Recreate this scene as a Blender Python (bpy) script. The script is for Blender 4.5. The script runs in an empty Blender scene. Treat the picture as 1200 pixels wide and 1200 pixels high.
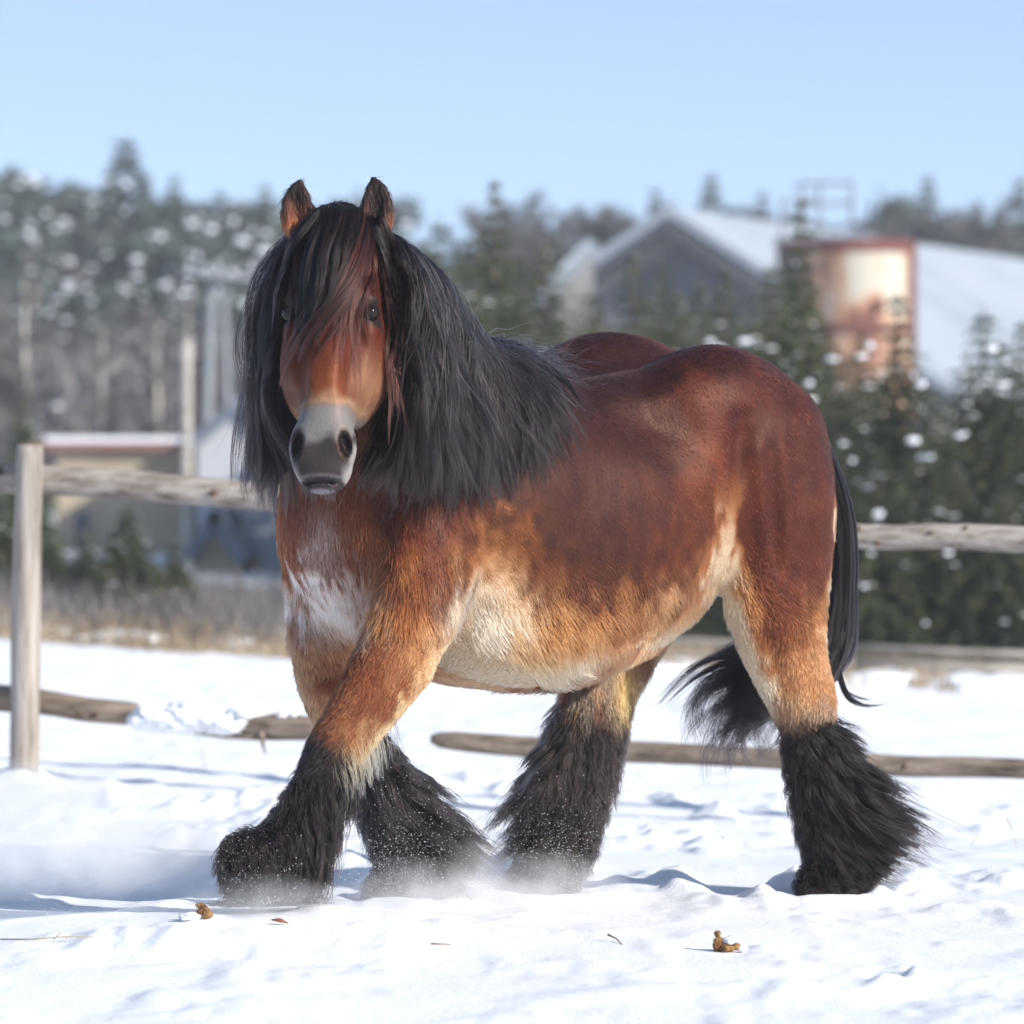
import bpy, math, random, time
import numpy as np
from mathutils import Vector, Matrix
T0 = time.time()
rng = np.random.default_rng(7)
random.seed(7)
C = bpy.context.scene.collection
S = bpy.context.scene

# ------------------------------------------------------------------ camera, world, sun, exposure
FPX, CAMZ, HOR = 5768.0, 1.25, 545.0          # focal length in 1200-px pixels, eye height, horizon row
cam_d = bpy.data.cameras.new('camera')
cam_d.sensor_width = 36.0
cam_d.lens = 36.0 * FPX / 1200.0
cam_d.clip_start, cam_d.clip_end = 0.5, 5000
cam = bpy.data.objects.new('camera', cam_d); C.objects.link(cam)
cam.location = (0, 0, CAMZ)
cam.rotation_euler = (math.radians(90) - math.atan((600 - HOR) / FPX), 0, 0)
cam_d.dof.use_dof = True
cam_d.dof.focus_distance = 13.45
cam_d.dof.aperture_fstop = (cam_d.lens / 1000) / 0.050
cam_d.dof.aperture_blades = 0
S.camera = cam

SUN_EL = math.radians(27)
SUN_AZ = math.radians(-36)                     # angle of the direction to the sun, from +X towards -Y
sdir = Vector((math.cos(SUN_EL) * math.cos(SUN_AZ), math.cos(SUN_EL) * math.sin(SUN_AZ), math.sin(SUN_EL)))
W = bpy.data.worlds.new('World'); S.world = W; W.use_nodes = True
nt = W.node_tree; nt.nodes.clear()
sky = nt.nodes.new('ShaderNodeTexSky'); sky.sky_type = 'NISHITA'; sky.sun_disc = False
sky.sun_elevation = SUN_EL
sky.sun_rotation = math.atan2(sdir.x, sdir.y)
sky.air_density = 1.0; sky.dust_density = 0.25; sky.ozone_density = 1.5; sky.altitude = 300
hs = nt.nodes.new('ShaderNodeHueSaturation'); hs.inputs['Saturation'].default_value = 0.92
bg = nt.nodes.new('ShaderNodeBackground'); bg.inputs['Strength'].default_value = 0.14
wo = nt.nodes.new('ShaderNodeOutputWorld')
# the air near the ground is clear winter air: the sky is read a few degrees above the true direction
tcw = nt.nodes.new('ShaderNodeTexCoord'); mpw = nt.nodes.new('ShaderNodeMapping'); mpw.vector_type = 'POINT'
mpw.inputs['Location'].default_value = (0, 0, 0.19); nt.links.new(tcw.outputs['Generated'], mpw.inputs[0]); nt.links.new(mpw.outputs[0], sky.inputs[0])
nt.links.new(sky.outputs[0], hs.inputs['Color']); nt.links.new(hs.outputs[0], bg.inputs['Color']); nt.links.new(bg.outputs[0], wo.inputs['Surface'])
sl = bpy.data.lights.new('sun', 'SUN'); sl.energy = 4.5; sl.angle = math.radians(0.6); sl.color = (1.0, 0.95, 0.87)
so = bpy.data.objects.new('sun', sl); C.objects.link(so)
so.rotation_euler = sdir.to_track_quat('Z', 'Y').to_euler()
so.location = (6, -6, 12)
S.view_settings.view_transform = 'Standard'; S.view_settings.look = 'None'
S.view_settings.gamma = 1.0; S.view_settings.use_curve_mapping = False
S.view_settings.exposure = 0.58
S.cycles.use_denoising = True
S.cycles.max_bounces = 9; S.cycles.diffuse_bounces = 3; S.cycles.glossy_bounces = 3
S.cycles.transmission_bounces = 6; S.cycles.transparent_max_bounces = 12
S.cycles.volume_bounces = 5; S.cycles.sample_clamp_indirect = 6
try: S.cycles_curves.shape = 'RIBBONS'
except Exception: pass

# ------------------------------------------------------------------ helpers
def srgb(r, g, b, k=1.0):
    v = np.array([r, g, b], float) / 255
    v = np.where(v <= 0.04045, v / 12.92, ((v + 0.055) / 1.055) ** 2.4) * k
    return tuple(v)
def PT(px, py, Y):                              # a photograph point at distance Y, in metres
    return np.array([(px - 600) / FPX * Y, Y, CAMZ + (HOR - py) / FPX * Y])
def sstep(a, b, x):
    t = np.clip((x - a) / (b - a), 0, 1); return t * t * (3 - 2 * t)
_lat = rng.random((32, 32, 32)).astype(np.float32)
def vnoise(p):                                  # value noise, p (...,3) -> 0..1
    p = np.asarray(p, float); i = np.floor(p).astype(int); f = p - i; f = f * f * (3 - 2 * f)
    i0 = i & 31; i1 = (i + 1) & 31
    x0, y0, z0 = i0[..., 0], i0[..., 1], i0[..., 2]; x1, y1, z1 = i1[..., 0], i1[..., 1], i1[..., 2]
    fx, fy, fz = f[..., 0], f[..., 1], f[..., 2]
    def L(a, b, t): return a + (b - a) * t
    return L(L(L(_lat[x0, y0, z0], _lat[x1, y0, z0], fx), L(_lat[x0, y1, z0], _lat[x1, y1, z0], fx), fy),
             L(L(_lat[x0, y0, z1], _lat[x1, y0, z1], fx), L(_lat[x0, y1, z1], _lat[x1, y1, z1], fx), fy), fz)
def fbm(p, o=3):
    p = np.asarray(p, float); s = 0; a = 0.5; t = 0
    for k in range(o):
        s = s + a * vnoise(p * 2.0 ** k + 7.3 * k); t += a; a *= 0.5
    return s / t
def norm(v): return v / np.maximum(np.linalg.norm(v, axis=-1, keepdims=True), 1e-9)
def mesh_np(name, V, F, smooth=True):
    """V (n,3), F (m,3 or 4) arrays -> mesh"""
    me = bpy.data.meshes.new(name); V = np.asarray(V, np.float32); F = np.asarray(F, np.int32)
    k = F.shape[1]; me.vertices.add(len(V)); me.vertices.foreach_set('co', V.ravel())
    me.loops.add(F.size); me.loops.foreach_set('vertex_index', F.ravel())
    me.polygons.add(len(F)); me.polygons.foreach_set('loop_start', np.arange(0, F.size, k, dtype=np.int32))
    me.update(calc_edges=True)
    if smooth: me.polygons.foreach_set('use_smooth', np.ones(len(F), bool))
    return me
def link(name, data, mat=None, parent=None, loc=None):
    o = bpy.data.objects.new(name, data); C.objects.link(o)
    if mat is not None and data is not None: data.materials.clear(); data.materials.append(mat)
    if parent is not None: o.parent = parent
    if loc is not None: o.location = loc
    return o
def tag(o, label=None, cat=None, group=None, kind=None):
    if label: o['label'] = label
    if cat: o['category'] = cat
    if group: o['group'] = group
    if kind: o['kind'] = kind
    return o
class MB:                                       # collects shapes into one mesh
    def __init__(s): s.v = []; s.f = []; s.m = []; s.n = 0
    def add(s, V, F, mi=0):
        s.v.append(np.asarray(V, float).reshape(-1, 3)); 
        for f in F: s.f.append([i + s.n for i in f]); s.m.append(mi)
        s.n += len(s.v[-1]); return s
    def box(s, c, size, rz=0.0, mi=0, taper=1.0):
        x, y, z = [q / 2 for q in size]
        V = np.array([[i * x * (taper if k > 0 else 1), j * y * (taper if k > 0 else 1), k * z] for k in (-1, 1) for j in (-1, 1) for i in (-1, 1)])
        c_, s_ = math.cos(rz), math.sin(rz); R = np.array([[c_, -s_, 0], [s_, c_, 0], [0, 0, 1]])
        V = V @ R.T + np.array(c)
        return s.add(V, [(0, 2, 3, 1), (4, 5, 7, 6), (0, 1, 5, 4), (2, 6, 7, 3), (0, 4, 6, 2), (1, 3, 7, 5)], mi)
    def tube(s, pts, rad, n=8, mi=0, wob=0.0, cap=True, sq=None):
        pts = np.asarray(pts, float); m = len(pts); rad = np.broadcast_to(rad, (m,)) 
        t = norm(np.gradient(pts, axis=0)); up = np.array([0, 0, 1.0]) if abs(t[0][2]) < 0.8 else np.array([0, 1.0, 0])
        V = []
        for i in range(m):
            u = norm(np.cross(up, t[i])[None])[0]; w = np.cross(t[i], u)
            for k in range(n):
                a = 2 * math.pi * (k + 0.5) / n
                r = rad[i] * (1 + wob * (float(vnoise(np.array([i * 0.9, k * 1.3, pts[0][0]]))) - 0.5))
                V.append(pts[i] + u * math.cos(a) * r + w * math.sin(a) * r)
        F = [(i * n + k, i * n + (k + 1) % n, (i + 1) * n + (k + 1) % n, (i + 1) * n + k) for i in range(m - 1) for k in range(n)]
        if cap: F += [tuple(range(n))[::-1], tuple((m - 1) * n + k for k in range(n))]
        return s.add(V, F, mi)
    def build(s, name, mats, parent=None, smooth=False):
        me = bpy.data.meshes.new(name); me.from_pydata(np.concatenate(s.v).tolist(), [], s.f); 
        mats = mats if isinstance(mats, (list, tuple)) else [mats]
        for q in mats: me.materials.append(q)
        if len(mats) > 1: me.polygons.foreach_set('material_index', np.array(s.m, np.int32))
        if smooth: me.polygons.foreach_set('use_smooth', np.ones(len(me.polygons), bool))
        me.update(); o = bpy.data.objects.new(name, me); C.objects.link(o)
        if parent is not None: o.parent = parent
        return o
def newmat(name):
    m = bpy.data.materials.new(name); m.use_nodes = True; n = m.node_tree
    return m, n, n.nodes['Principled BSDF'], n.nodes['Material Output']
def nd(n, t, **kw):
    x = n.nodes.new(t)
    for k, v in kw.items():
        if k in x.inputs: x.inputs[k].default_value = v
        else: setattr(x, k, v)
    return x
def noisy(name, cols, scale=5.0, rough=0.8, bump=0.3, bscale=40.0, detail=5, stretch=(1, 1, 1), spec=0.3, dist=0.01):
    """principled material whose colour wanders between the given linear colours"""
    m, n, b, _ = newmat(name)
    tc = nd(n, 'ShaderNodeTexCoord'); mp = nd(n, 'ShaderNodeMapping'); mp.inputs['Scale'].default_value = stretch
    n.links.new(tc.outputs['Object'], mp.inputs[0])
    no = nd(n, 'ShaderNodeTexNoise', Scale=scale, Detail=detail, Roughness=0.65); n.links.new(mp.outputs[0], no.inputs['Vector'])
    cr = nd(n, 'ShaderNodeValToRGB'); n.links.new(no.outputs['Fac'], cr.inputs[0])
    e = cr.color_ramp.elements; k = len(cols)
    e[0].position = 0.3; e[0].color = (*cols[0], 1); e[1].position = 0.7; e[1].color = (*cols[-1], 1)
    for i in range(1, k - 1):
        q = e.new(0.3 + 0.4 * i / (k - 1)); q.color = (*cols[i], 1)
    n.links.new(cr.outputs[0], b.inputs['Base Color'])
    n2 = nd(n, 'ShaderNodeTexNoise', Scale=bscale, Detail=4); n.links.new(mp.outputs[0], n2.inputs['Vector'])
    bp = nd(n, 'ShaderNodeBump', Strength=bump, Distance=dist); n.links.new(n2.outputs['Fac'], bp.inputs['Height']); n.links.new(bp.outputs[0], b.inputs['Normal'])
    b.inputs['Roughness'].default_value = rough; b.inputs['Specular IOR Level'].default_value = spec
    return m
# ------------------------------------------------------------------ the ground heights (used by everything that stands on the snow)
def ground_z(x, y):
    x = np.asarray(x, float); y = np.asarray(y, float)
    z = -0.06 * np.clip(x + 2.0, -3, 14) * sstep(15.2, 20, y)
    z = z + 0.012 * np.sin(x * 1.7 + y * 0.6) * np.sin(y * 1.1 - x * 0.4) * sstep(2, 40, np.abs(y) + 8)
    z = z - 0.03 * sstep(12.4, 10, y) + 0.06 * np.exp(-((x + .75) / .55) ** 2 - ((y - 13.1) / .5) ** 2)
    z = z + 0.012 * np.clip(y - 100, 0, 130)
    return z

# ------------------------------------------------------------------ the horse: frame, field, surface
TH = math.radians(38.0); ct, st = math.cos(TH), math.sin(TH)
HO = np.array([0.12, 14.0, 0.0])
EX = np.array([-ct, -st, 0.0]); EY = np.array([st, -ct, 0.0]); EZ = np.array([0, 0, 1.0])
HR = np.stack([EX, EY, EZ])                    # rows: horse axes (forward, left, up) in world
def to_world(p): return HO + np.asarray(p, float) @ HR
def to_local(p): return (np.asarray(p, float) - HO) @ HR.T
def proj(p):                                   # horse point -> photograph row and column
    w = to_world(p); Y = w[..., 1]
    return 600 + FPX * w[..., 0] / Y, HOR + FPX * (CAMZ - w[..., 2]) / Y
def hp(px, py, lat):                           # photograph point on the plane `lat` metres left of the spine
    u = (px - 600) / FPX
    x = (HO[1] * u - ct * u * lat - HO[0] - st * lat) / (-ct + st * u)
    Y = HO[1] - st * x - ct * lat
    return np.array([x, lat, CAMZ + (HOR - py) / FPX * Y])

H = 0.0072
G0 = np.array([-1.02, -0.52, -0.06]); G1 = np.array([1.42, 0.78, 2.16])
NG = np.ceil((G1 - G0) / H).astype(int) + 1
FAR = 0.25
D = np.full(NG, FAR, np.float32)
axs = [G0[i] + H * np.arange(NG[i]) for i in range(3)]
def _box(lo, hi):
    a = np.clip(np.floor((lo - G0) / H).astype(int), 0, NG - 1); b = np.clip(np.ceil((hi - G0) / H).astype(int) + 1, 1, NG)
    return tuple(slice(a[i], b[i]) for i in range(3))
def _pts(sl):
    return axs[0][sl[0]][:, None, None].astype(np.float32), axs[1][sl[1]][None, :, None].astype(np.float32), axs[2][sl[2]][None, None, :].astype(np.float32)
def smin(a, b, k):
    if k <= 0: return np.minimum(a, b)
    h = np.maximum(k - np.abs(a - b), 0) / k; return np.minimum(a, b) - h * h * k * 0.25
def commit(sl, f, k, sub=False):
    if sub: D[sl] = -smin(-D[sl], f, k)
    else: D[sl] = smin(D[sl], f, k)
def ell(c, r, k=0.05, R=None, sub=False):
    c = np.array(c, float); r = np.array(r, float); m = r.max() + k + 0.03
    sl = _box(c - m, c + m); X, Y, Z = _pts(sl); X = X - c[0]; Y = Y - c[1]; Z = Z - c[2]
    if R is not None:
        R = np.array(R, float); X, Y, Z = [X * R[i][0] + Y * R[i][1] + Z * R[i][2] for i in range(3)]
    q = np.sqrt((X / r[0]) ** 2 + (Y / r[1]) ** 2 + (Z / r[2]) ** 2) + 1e-6
    l = np.sqrt(X * X + Y * Y + Z * Z) + 1e-6
    f = np.clip(l * (1 - 1 / q), -0.2, FAR).astype(np.float32)
    commit(sl, f, k, sub)
def catmull(P, m):
    P = np.asarray(P, float); n = len(P); Q = np.vstack([2 * P[0] - P[1], P, 2 * P[-1] - P[-2]]); out = []
    for i in range(n - 1):
        a, b, c, d = Q[i:i + 4]
        for t in np.arange(m) / m:
            out.append(0.5 * (2 * b + (c - a) * t + (2 * a - 5 * b + 4 * c - d) * t * t + (3 * b - a - 3 * c + d) * t ** 3))
    out.append(P[-1]); return np.array(out)
def chain(nodes, k=0.05, m=4, pw=2.0, wdir=None, ddirs=None, sub=False):
    """nodes: (x,y,z,a,b): a half-width along wdir, b half-width across it; the tube follows the nodes"""
    nodes = np.array(nodes, float); 
    full = nodes if ddirs is None else np.hstack([nodes, np.array(ddirs, float)])
    cc = catmull(full, m); P, a, b = cc[:, :3], cc[:, 3], cc[:, 4]
    mr = max(a.max(), b.max()) + k + 0.03
    SL = _box(P.min(0) - mr, P.max(0) + mr); base = np.array([s_.start for s_ in SL]); f = np.full([s_.stop - s_.start for s_ in SL], FAR, np.float32)
    for i in range(len(P) - 1):
        r = max(a[i], a[i + 1], b[i], b[i + 1]) + k + 0.03
        sl = _box(np.minimum(P[i], P[i + 1]) - r, np.maximum(P[i], P[i + 1]) + r); X, Y, Z = _pts(sl)
        d = P[i + 1] - P[i]; L = np.linalg.norm(d); ax = d / L
        X = X - P[i][0]; Y = Y - P[i][1]; Z = Z - P[i][2]
        tt = (X * ax[0] + Y * ax[1] + Z * ax[2]); tc = np.clip(tt / L, 0, 1); ex = tt - tc * L
        X = X - tc * d[0]; Y = Y - tc * d[1]; Z = Z - tc * d[2]
        if ddirs is not None:
            dd = cc[i, 5:8] + cc[i + 1, 5:8]; dd = dd - ax * dd.dot(ax); dd /= np.linalg.norm(dd); w = np.cross(dd, ax)
        else:
            w = np.array(wdir, float); w = w - ax * w.dot(ax); w /= np.linalg.norm(w); dd = np.cross(ax, w)
        wa = np.abs(X * w[0] + Y * w[1] + Z * w[2]); da = np.abs(X * dd[0] + Y * dd[1] + Z * dd[2])
        A = a[i] + (a[i + 1] - a[i]) * tc; B = b[i] + (b[i + 1] - b[i]) * tc
        if pw == 2.0: q2 = (wa / A) ** 2 + (da / B) ** 2
        else: q2 = ((wa / A) ** pw + (da / B) ** pw) ** (2 / pw)
        q = np.sqrt(q2 + (ex / np.minimum(A, B)) ** 2) + 1e-6
        l = np.sqrt(wa * wa + da * da + ex * ex) + 1e-6
        g = np.clip(l * (1 - 1 / q), -0.2, FAR).astype(np.float32)
        s2 = tuple(slice(sl[j].start - base[j], sl[j].stop - base[j]) for j in range(3))
        f[s2] = np.minimum(f[s2], g)
    commit(SL, f, k, sub)
    return P

# torso: (x, top, bottom, half width)
tors = [(.66, 1.34, .86, .25), (.54, 1.46, .74, .31), (.36, 1.54, .665, .345), (.12, 1.50, .63, .375), (-.12, 1.478, .675, .385),
        (-.30, 1.50, .83, .365), (-.46, 1.535, .985, .33), (-.60, 1.49, .96, .27), (-.70, 1.40, 1.02, .20)]
chain([(x, 0, (t + b) / 2, w, (t - b) / 2) for x, t, b, w in tors], 0.05, 5, 2.15, wdir=(0, 1, 0), ddirs=[(0, 0, 1)] * len(tors))
for s in (-1, 1):
    ell((-.43 if s > 0 else -.36, .185 * s, 1.39 if s > 0 else 1.432), (.27 if s > 0 else .33, .175, .205), 0.07)     # croup, the far hip raised in the stride
    ell((-.60, .185 * s, 1.22), (.235, .165, .30), 0.08)               # buttock
    ell((.60, .17 * s, 1.06), (.20, .165, .25), 0.07)                 # breast
    ell((.36, .24 * s, 1.12), (.20, .115, .33), 0.08)                 # shoulder
    ell((-.20, .13 * s, 1.405), (.25, .14, .105), 0.08)               # loin
    ell((.17, .13 * s, .80), (.33, .22, .165), 0.08)                   # lower barrel
# neck: crest and throat points
nk = [((.08, 0, 1.50), (.50, 0, .84), .30), ((.28, .01, 1.56), (.72, .02, .98), .27), ((.45, .05, 1.645), (.84, .09, 1.15), .225),
      ((.62, .13, 1.75), (.95, .19, 1.33), .18), ((.80, .24, 1.83), (1.04, .31, 1.50), .14), ((.96, .34, 1.86), (1.10, .40, 1.64), .11)]
chain([(*((np.array(t) + np.array(b)) / 2), w, np.linalg.norm(np.array(t) - np.array(b)) / 2) for t, b, w in nk], 0.10, 4, 2.0,
      wdir=(0, 1, 0), ddirs=[np.array(t) - np.array(b) for t, b, w in nk])
CREST = catmull([t for t, b, w in nk], 10)

# legs: (column, row, lateral, half width across, half width fore-aft)
def leg(L, k=0.05, m=3):
    return chain([(*hp(px, py, y), a, b) for px, py, y, a, b in L], k, m, 2.0, wdir=(0, 1, 0))
LEGS = {
 'nh': [(884, 520, .22, .15, .235), (908, 600, .235, .15, .195), (909, 680, .24, .125, .178), (915, 740, .24, .10, .150), (929, 790, .24, .078, .122), (944, 830, .24, .070, .104),
        (948, 870, .24, .056, .078), (953, 930, .24, .046, .055), (966, 985, .24, .054, .062), (970, 1012, .24, .050, .056), (966, 1046, .24, .078, .09)],
 'fh': [(790, 560, -.20, .14, .21), (765, 650, -.20, .13, .19), (733, 730, -.20, .105, .155), (704, 800, -.20, .078, .118), (694, 850, -.20, .076, .108), (688, 900, -.20, .062, .085),
        (680, 950, -.20, .048, .06), (668, 1000, -.20, .055, .065), (655, 1020, -.20, .052, .058), (640, 1040, -.20, .078, .09)],
 'nf': [(530, 590, .24, .10, .19), (500, 680, .26, .105, .155), (474, 750, .26, .098, .125), (442, 805, .25, .083, .102), (410, 852, .24, .072, .083), (390, 884, .24, .068, .076),
        (368, 925, .23, .052, .06), (345, 965, .22, .048, .055), (328, 990, .22, .056, .062), (306, 1004, .22, .055, .06), (290, 1008, .22, .066, .075)],
 'ff': [(392, 690, -.19, .10, .14), (384, 745, -.20, .092, .112), (386, 800, -.20, .080, .09), (406, 850, -.20, .074, .08), (426, 892, -.20, .066, .074), (445, 940, -.20, .05, .055),
        (464, 990, -.20, .055, .062), (472, 1018, -.20, .052, .058), (464, 1050, -.20, .078, .09)]}
LP = {k: leg(v) for k, v in LEGS.items()}

# head
HP = np.array([1.06, .40, 1.885])
fw_w = norm(np.array([-.13, -.99, 0.0])); tilt = math.radians(19)
A_w = math.cos(tilt) * np.array([0, 0, -1.0]) + math.sin(tilt) * fw_w
N_w = math.cos(tilt) * fw_w + math.sin(tilt) * np.array([0, 0, 1.0])
W_w = np.cross(A_w, N_w); 
if W_w[0] < 0: W_w = -W_w
Ah, Nh, Wh = A_w @ HR.T, N_w @ HR.T, W_w @ HR.T
HM = np.stack([Wh, Ah, Nh])                    # rows: head axes (picture right, down the face, out of the face)
def hd(w, t, n): return HP + w * Wh + t * Ah + n * Nh
hsec = [(.00, -.05, .080, .080), (.09, -.075, .105, .115), (.19, -.085, .112, .138), (.27, -.085, .108, .138), (.37, -.075, .092, .122), (.47, -.055, .078, .095),
        (.56, -.045, .070, .077), (.63, -.042, .076, .070), (.672, -.045, .072, .058), (.690, -.052, .056, .040)]
chain([(*hd(0, t, c), a, b) for t, c, a, b in hsec], 0.05, 4, 2.5, ddirs=[Nh] * len(hsec))
for s in (-1, 1):
    ell(hd(.088 * s, .34, -.125), (.058, .145, .098), 0.05, HM)        # cheek
    ell(hd(.060 * s, .43, -.145), (.04, .09, .05), 0.05, HM)           # lower jaw
    ell(hd(.100 * s, .208, -.010), (.026, .034, .036), 0.02, HM)       # brow
    ell(hd(.105 * s, .275, -.03), (.016, .05, .03), 0.03, HM)          # below the eye
    ell(hd(.122 * s, .243, -.018), (.020, .024, .024), 0.010, HM, sub=True)    # eye socket
    ell(hd(.052 * s, .615, -.008), (.034, .058, .035), 0.035, HM)      # nostril wing
    c_, s_ = math.cos(.28 * s), math.sin(.28 * s)
    Rn = np.stack([c_ * Wh - s_ * Ah, s_ * Wh + c_ * Ah, Nh])
    ell(hd(.064 * s, .622, .018), (.012, .036, .030), 0.010, Rn, sub=True)     # nostril
ell(hd(0, .13, -.018), (.07, .12, .055), 0.05, HM)                     # forehead
chain([(*hd(0, .20, .026), .046, .022), (*hd(0, .34, .020), .042, .022), (*hd(0, .46, .013), .038, .02), (*hd(0, .56, .008), .034, .018)], 0.045, 3, 3.0, ddirs=[Nh] * 4)   # nasal bone
for s in (-1, 1):
    chain([(*hd(.102 * s, .285, -.030), .012, .014), (*hd(.094 * s, .36, -.040), .012, .014), (*hd(.078 * s, .43, -.040), .010, .012)], 0.025, 3, 2.0, ddirs=[Nh] * 3)   # facial crest
    chain([(*hd(.078 * s, .28, .030), .008, .014), (*hd(.072 * s, .36, .022), .010, .014), (*hd(.064 * s, .47, .014), .008, .010)], 0.05, 3, 2.0, ddirs=[Nh] * 3, sub=True)   # hollow beside the nasal bone
    chain([(*hd(.105 * s, .12, .005), .012, .02), (*hd(.100 * s, .17, .015), .012, .016)], 0.04, 3, 2.0, ddirs=[Nh] * 2, sub=True)   # hollow above the eye
ell(hd(0, .680, -.018), (.056, .030, .034), 0.03, HM)                  # upper lip
ell(hd(0, .712, -.050), (.052, .019, .040), 0.008, HM)                 # lower lip and chin
ell(hd(0, .708, -.022), (.075, .004, .03), 0.008, HM, sub=True)         # mouth line
# ears
for s, (bx, by), (tx, ty) in ((-1, (350, 282), (353, 210)), (1, (444, 278), (436, 207))):
    base = hd(.095 * s, .015, -.055); 
    tw = to_world(hd(.0, .0, -.03)); tp = to_local(PT(tx, ty, tw[1])); mid = base * .45 + tp * .55 + Wh * .012 * s
    low = base - Wh * .01 * s
    chain([(*low, .036, .034), (*(base * .75 + tp * .25 + Wh * .008 * s), .046, .030), (*mid, .043, .024), (*(base * .2 + tp * .8 + Wh * .010 * s), .029, .018), (*tp, .006, .008)], 0.02, 4, 2.0, ddirs=[Nh] * 5)
    f = Nh * .026
    chain([(*(base * .80 + tp * .2 + f + Wh * .004 * s), .024, .020), (*(mid + f * .82), .026, .019), (*(base * .22 + tp * .78 + f * .62 + Wh * .010 * s), .014, .012), (*(base * .1 + tp * .9 + f * .5), .004, .006)], 0.010, 4, 2.0, ddirs=[Nh] * 4, sub=True)

# ---- surface nets
def surface_nets(D):
    s = D < 0
    n = np.array(D.shape) - 1
    c = [s[i:n[0] + i, j:n[1] + j, k:n[2] + k] for i in (0, 1) for j in (0, 1) for k in (0, 1)]
    allin = c[0].copy(); anyin = c[0].copy()
    for q in c[1:]: allin &= q; anyin |= q
    act = anyin & ~allin; ii = np.argwhere(act).astype(np.int32)
    idx = np.full(n, -1, np.int32); idx[act] = np.arange(len(ii), dtype=np.int32)
    acc = np.zeros((len(ii), 3)); cnt = np.zeros(len(ii))
    corners = [(i, j, k) for i in (0, 1) for j in (0, 1) for k in (0, 1)]
    for a in corners:
        for ax in range(3):
            if a[ax]: continue
            b = list(a); b[ax] = 1
            va = D[ii[:, 0] + a[0], ii[:, 1] + a[1], ii[:, 2] + a[2]]; vb = D[ii[:, 0] + b[0], ii[:, 1] + b[1], ii[:, 2] + b[2]]
            m = (va < 0) != (vb < 0); t = np.where(m, va / np.where(m, va - vb, 1), 0)
            p = np.tile(np.array(a, float), (len(ii), 1)); p[:, ax] = t
            acc += p * m[:, None]; cnt += m
    V = ii + acc / cnt[:, None]
    F = []
    for ax in range(3):
        o1, o2 = [q for q in range(3) if q != ax]
        a = s; sh = [slice(None)] * 3; sh2 = [slice(None)] * 3; sh[ax] = slice(0, -1); sh2[ax] = slice(1, None)
        e = s[tuple(sh)] != s[tuple(sh2)]; w = np.argwhere(e)
        w = w[(w[:, o1] > 0) & (w[:, o2] > 0) & (w[:, o1] < n[o1]) & (w[:, o2] < n[o2])]
        ins = s[w[:, 0], w[:, 1], w[:, 2]]
        def g(d1, d2):
            q = w.copy(); q[:, o1] -= d1; q[:, o2] -= d2; return idx[q[:, 0], q[:, 1], q[:, 2]]
        q = np.stack([g(1, 1), g(0, 1), g(0, 0), g(1, 0)], 1)
        flip = ins if ax != 1 else ~ins
        q[~flip] = q[~flip][:, ::-1]
        F.append(q)
    return V * H + G0, np.concatenate(F)
# light blur of the field to take off the grid's edges
def blur(D):
    for ax in range(3):
        a = np.moveaxis(D, ax, 0); a[1:-1] = 0.25 * a[:-2] + 0.5 * a[1:-1] + 0.25 * a[2:]
blur(D)
BV, BF = surface_nets(D); print('horse surface', len(BV), time.time() - T0)
def sdf(p):
    g = (p - G0) / H; g = np.clip(g, 0, NG - 1.001); i = g.astype(int); f = g - i; x, y, z = i[..., 0], i[..., 1], i[..., 2]; fx, fy, fz = f[..., 0], f[..., 1], f[..., 2]
    a = D[x, y, z] * (1 - fx) + D[x + 1, y, z] * fx; b = D[x, y + 1, z] * (1 - fx) + D[x + 1, y + 1, z] * fx
    c = D[x, y, z + 1] * (1 - fx) + D[x + 1, y, z + 1] * fx; d = D[x, y + 1, z + 1] * (1 - fx) + D[x + 1, y + 1, z + 1] * fx
    return (a * (1 - fy) + b * fy) * (1 - fz) + (c * (1 - fy) + d * fy) * fz
def grad(p, e=0.008):
    g = np.stack([sdf(p + np.eye(3)[i] * e) - sdf(p - np.eye(3)[i] * e) for i in range(3)], -1)
    return norm(g)
BN = grad(BV, 0.010)

# ---- muscle relief: grooves and swellings of the near side, mirrored on the far side
def mirr(p): q = p.copy(); q[..., 1] = np.abs(q[..., 1]); return q
def poly_dist(px, py, pl):
    d = np.full(px.shape, 1e9)
    for (x0, y0), (x1, y1) in zip(pl[:-1], pl[1:]):
        vx, vy = x1 - x0, y1 - y0; t = np.clip(((px - x0) * vx + (py - y0) * vy) / (vx * vx + vy * vy), 0, 1)
        d = np.minimum(d, np.hypot(px - x0 - t * vx, py - y0 - t * vy))
    return d
BPX, BPY = proj(mirr(BV))
side = sstep(0.02, 0.10, np.abs(BV[:, 1])) * sstep(.80, .62, BV[:, 0])
disp = np.zeros(len(BV))
for pl, w, dep in [
    ([(745, 430), (762, 500), (800, 560), (835, 610)], 16, .006), ([(870, 490), (862, 560), (852, 640), (842, 690)], 11, .016),
    ([(905, 530), (908, 600), (912, 660)], 11, .008), ([(933, 520), (939, 600), (932, 680)], 12, .006), ([(876, 510), (880, 600), (886, 650)], 12, .006),
    ([(560, 600), (580, 660), (555, 720), (520, 775)], 16, .012), ([(440, 640), (420, 690), (400, 730)], 14, .010),
    ([(940, 560), (955, 640), (950, 720)], 9, .006), ([(890, 690), (905, 760), (915, 810)], 10, .006), ([(500, 720), (460, 790), (430, 840)], 10, .006)]:
    disp -= dep * np.exp(-(poly_dist(BPX, BPY, pl) / w) ** 2)
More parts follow.
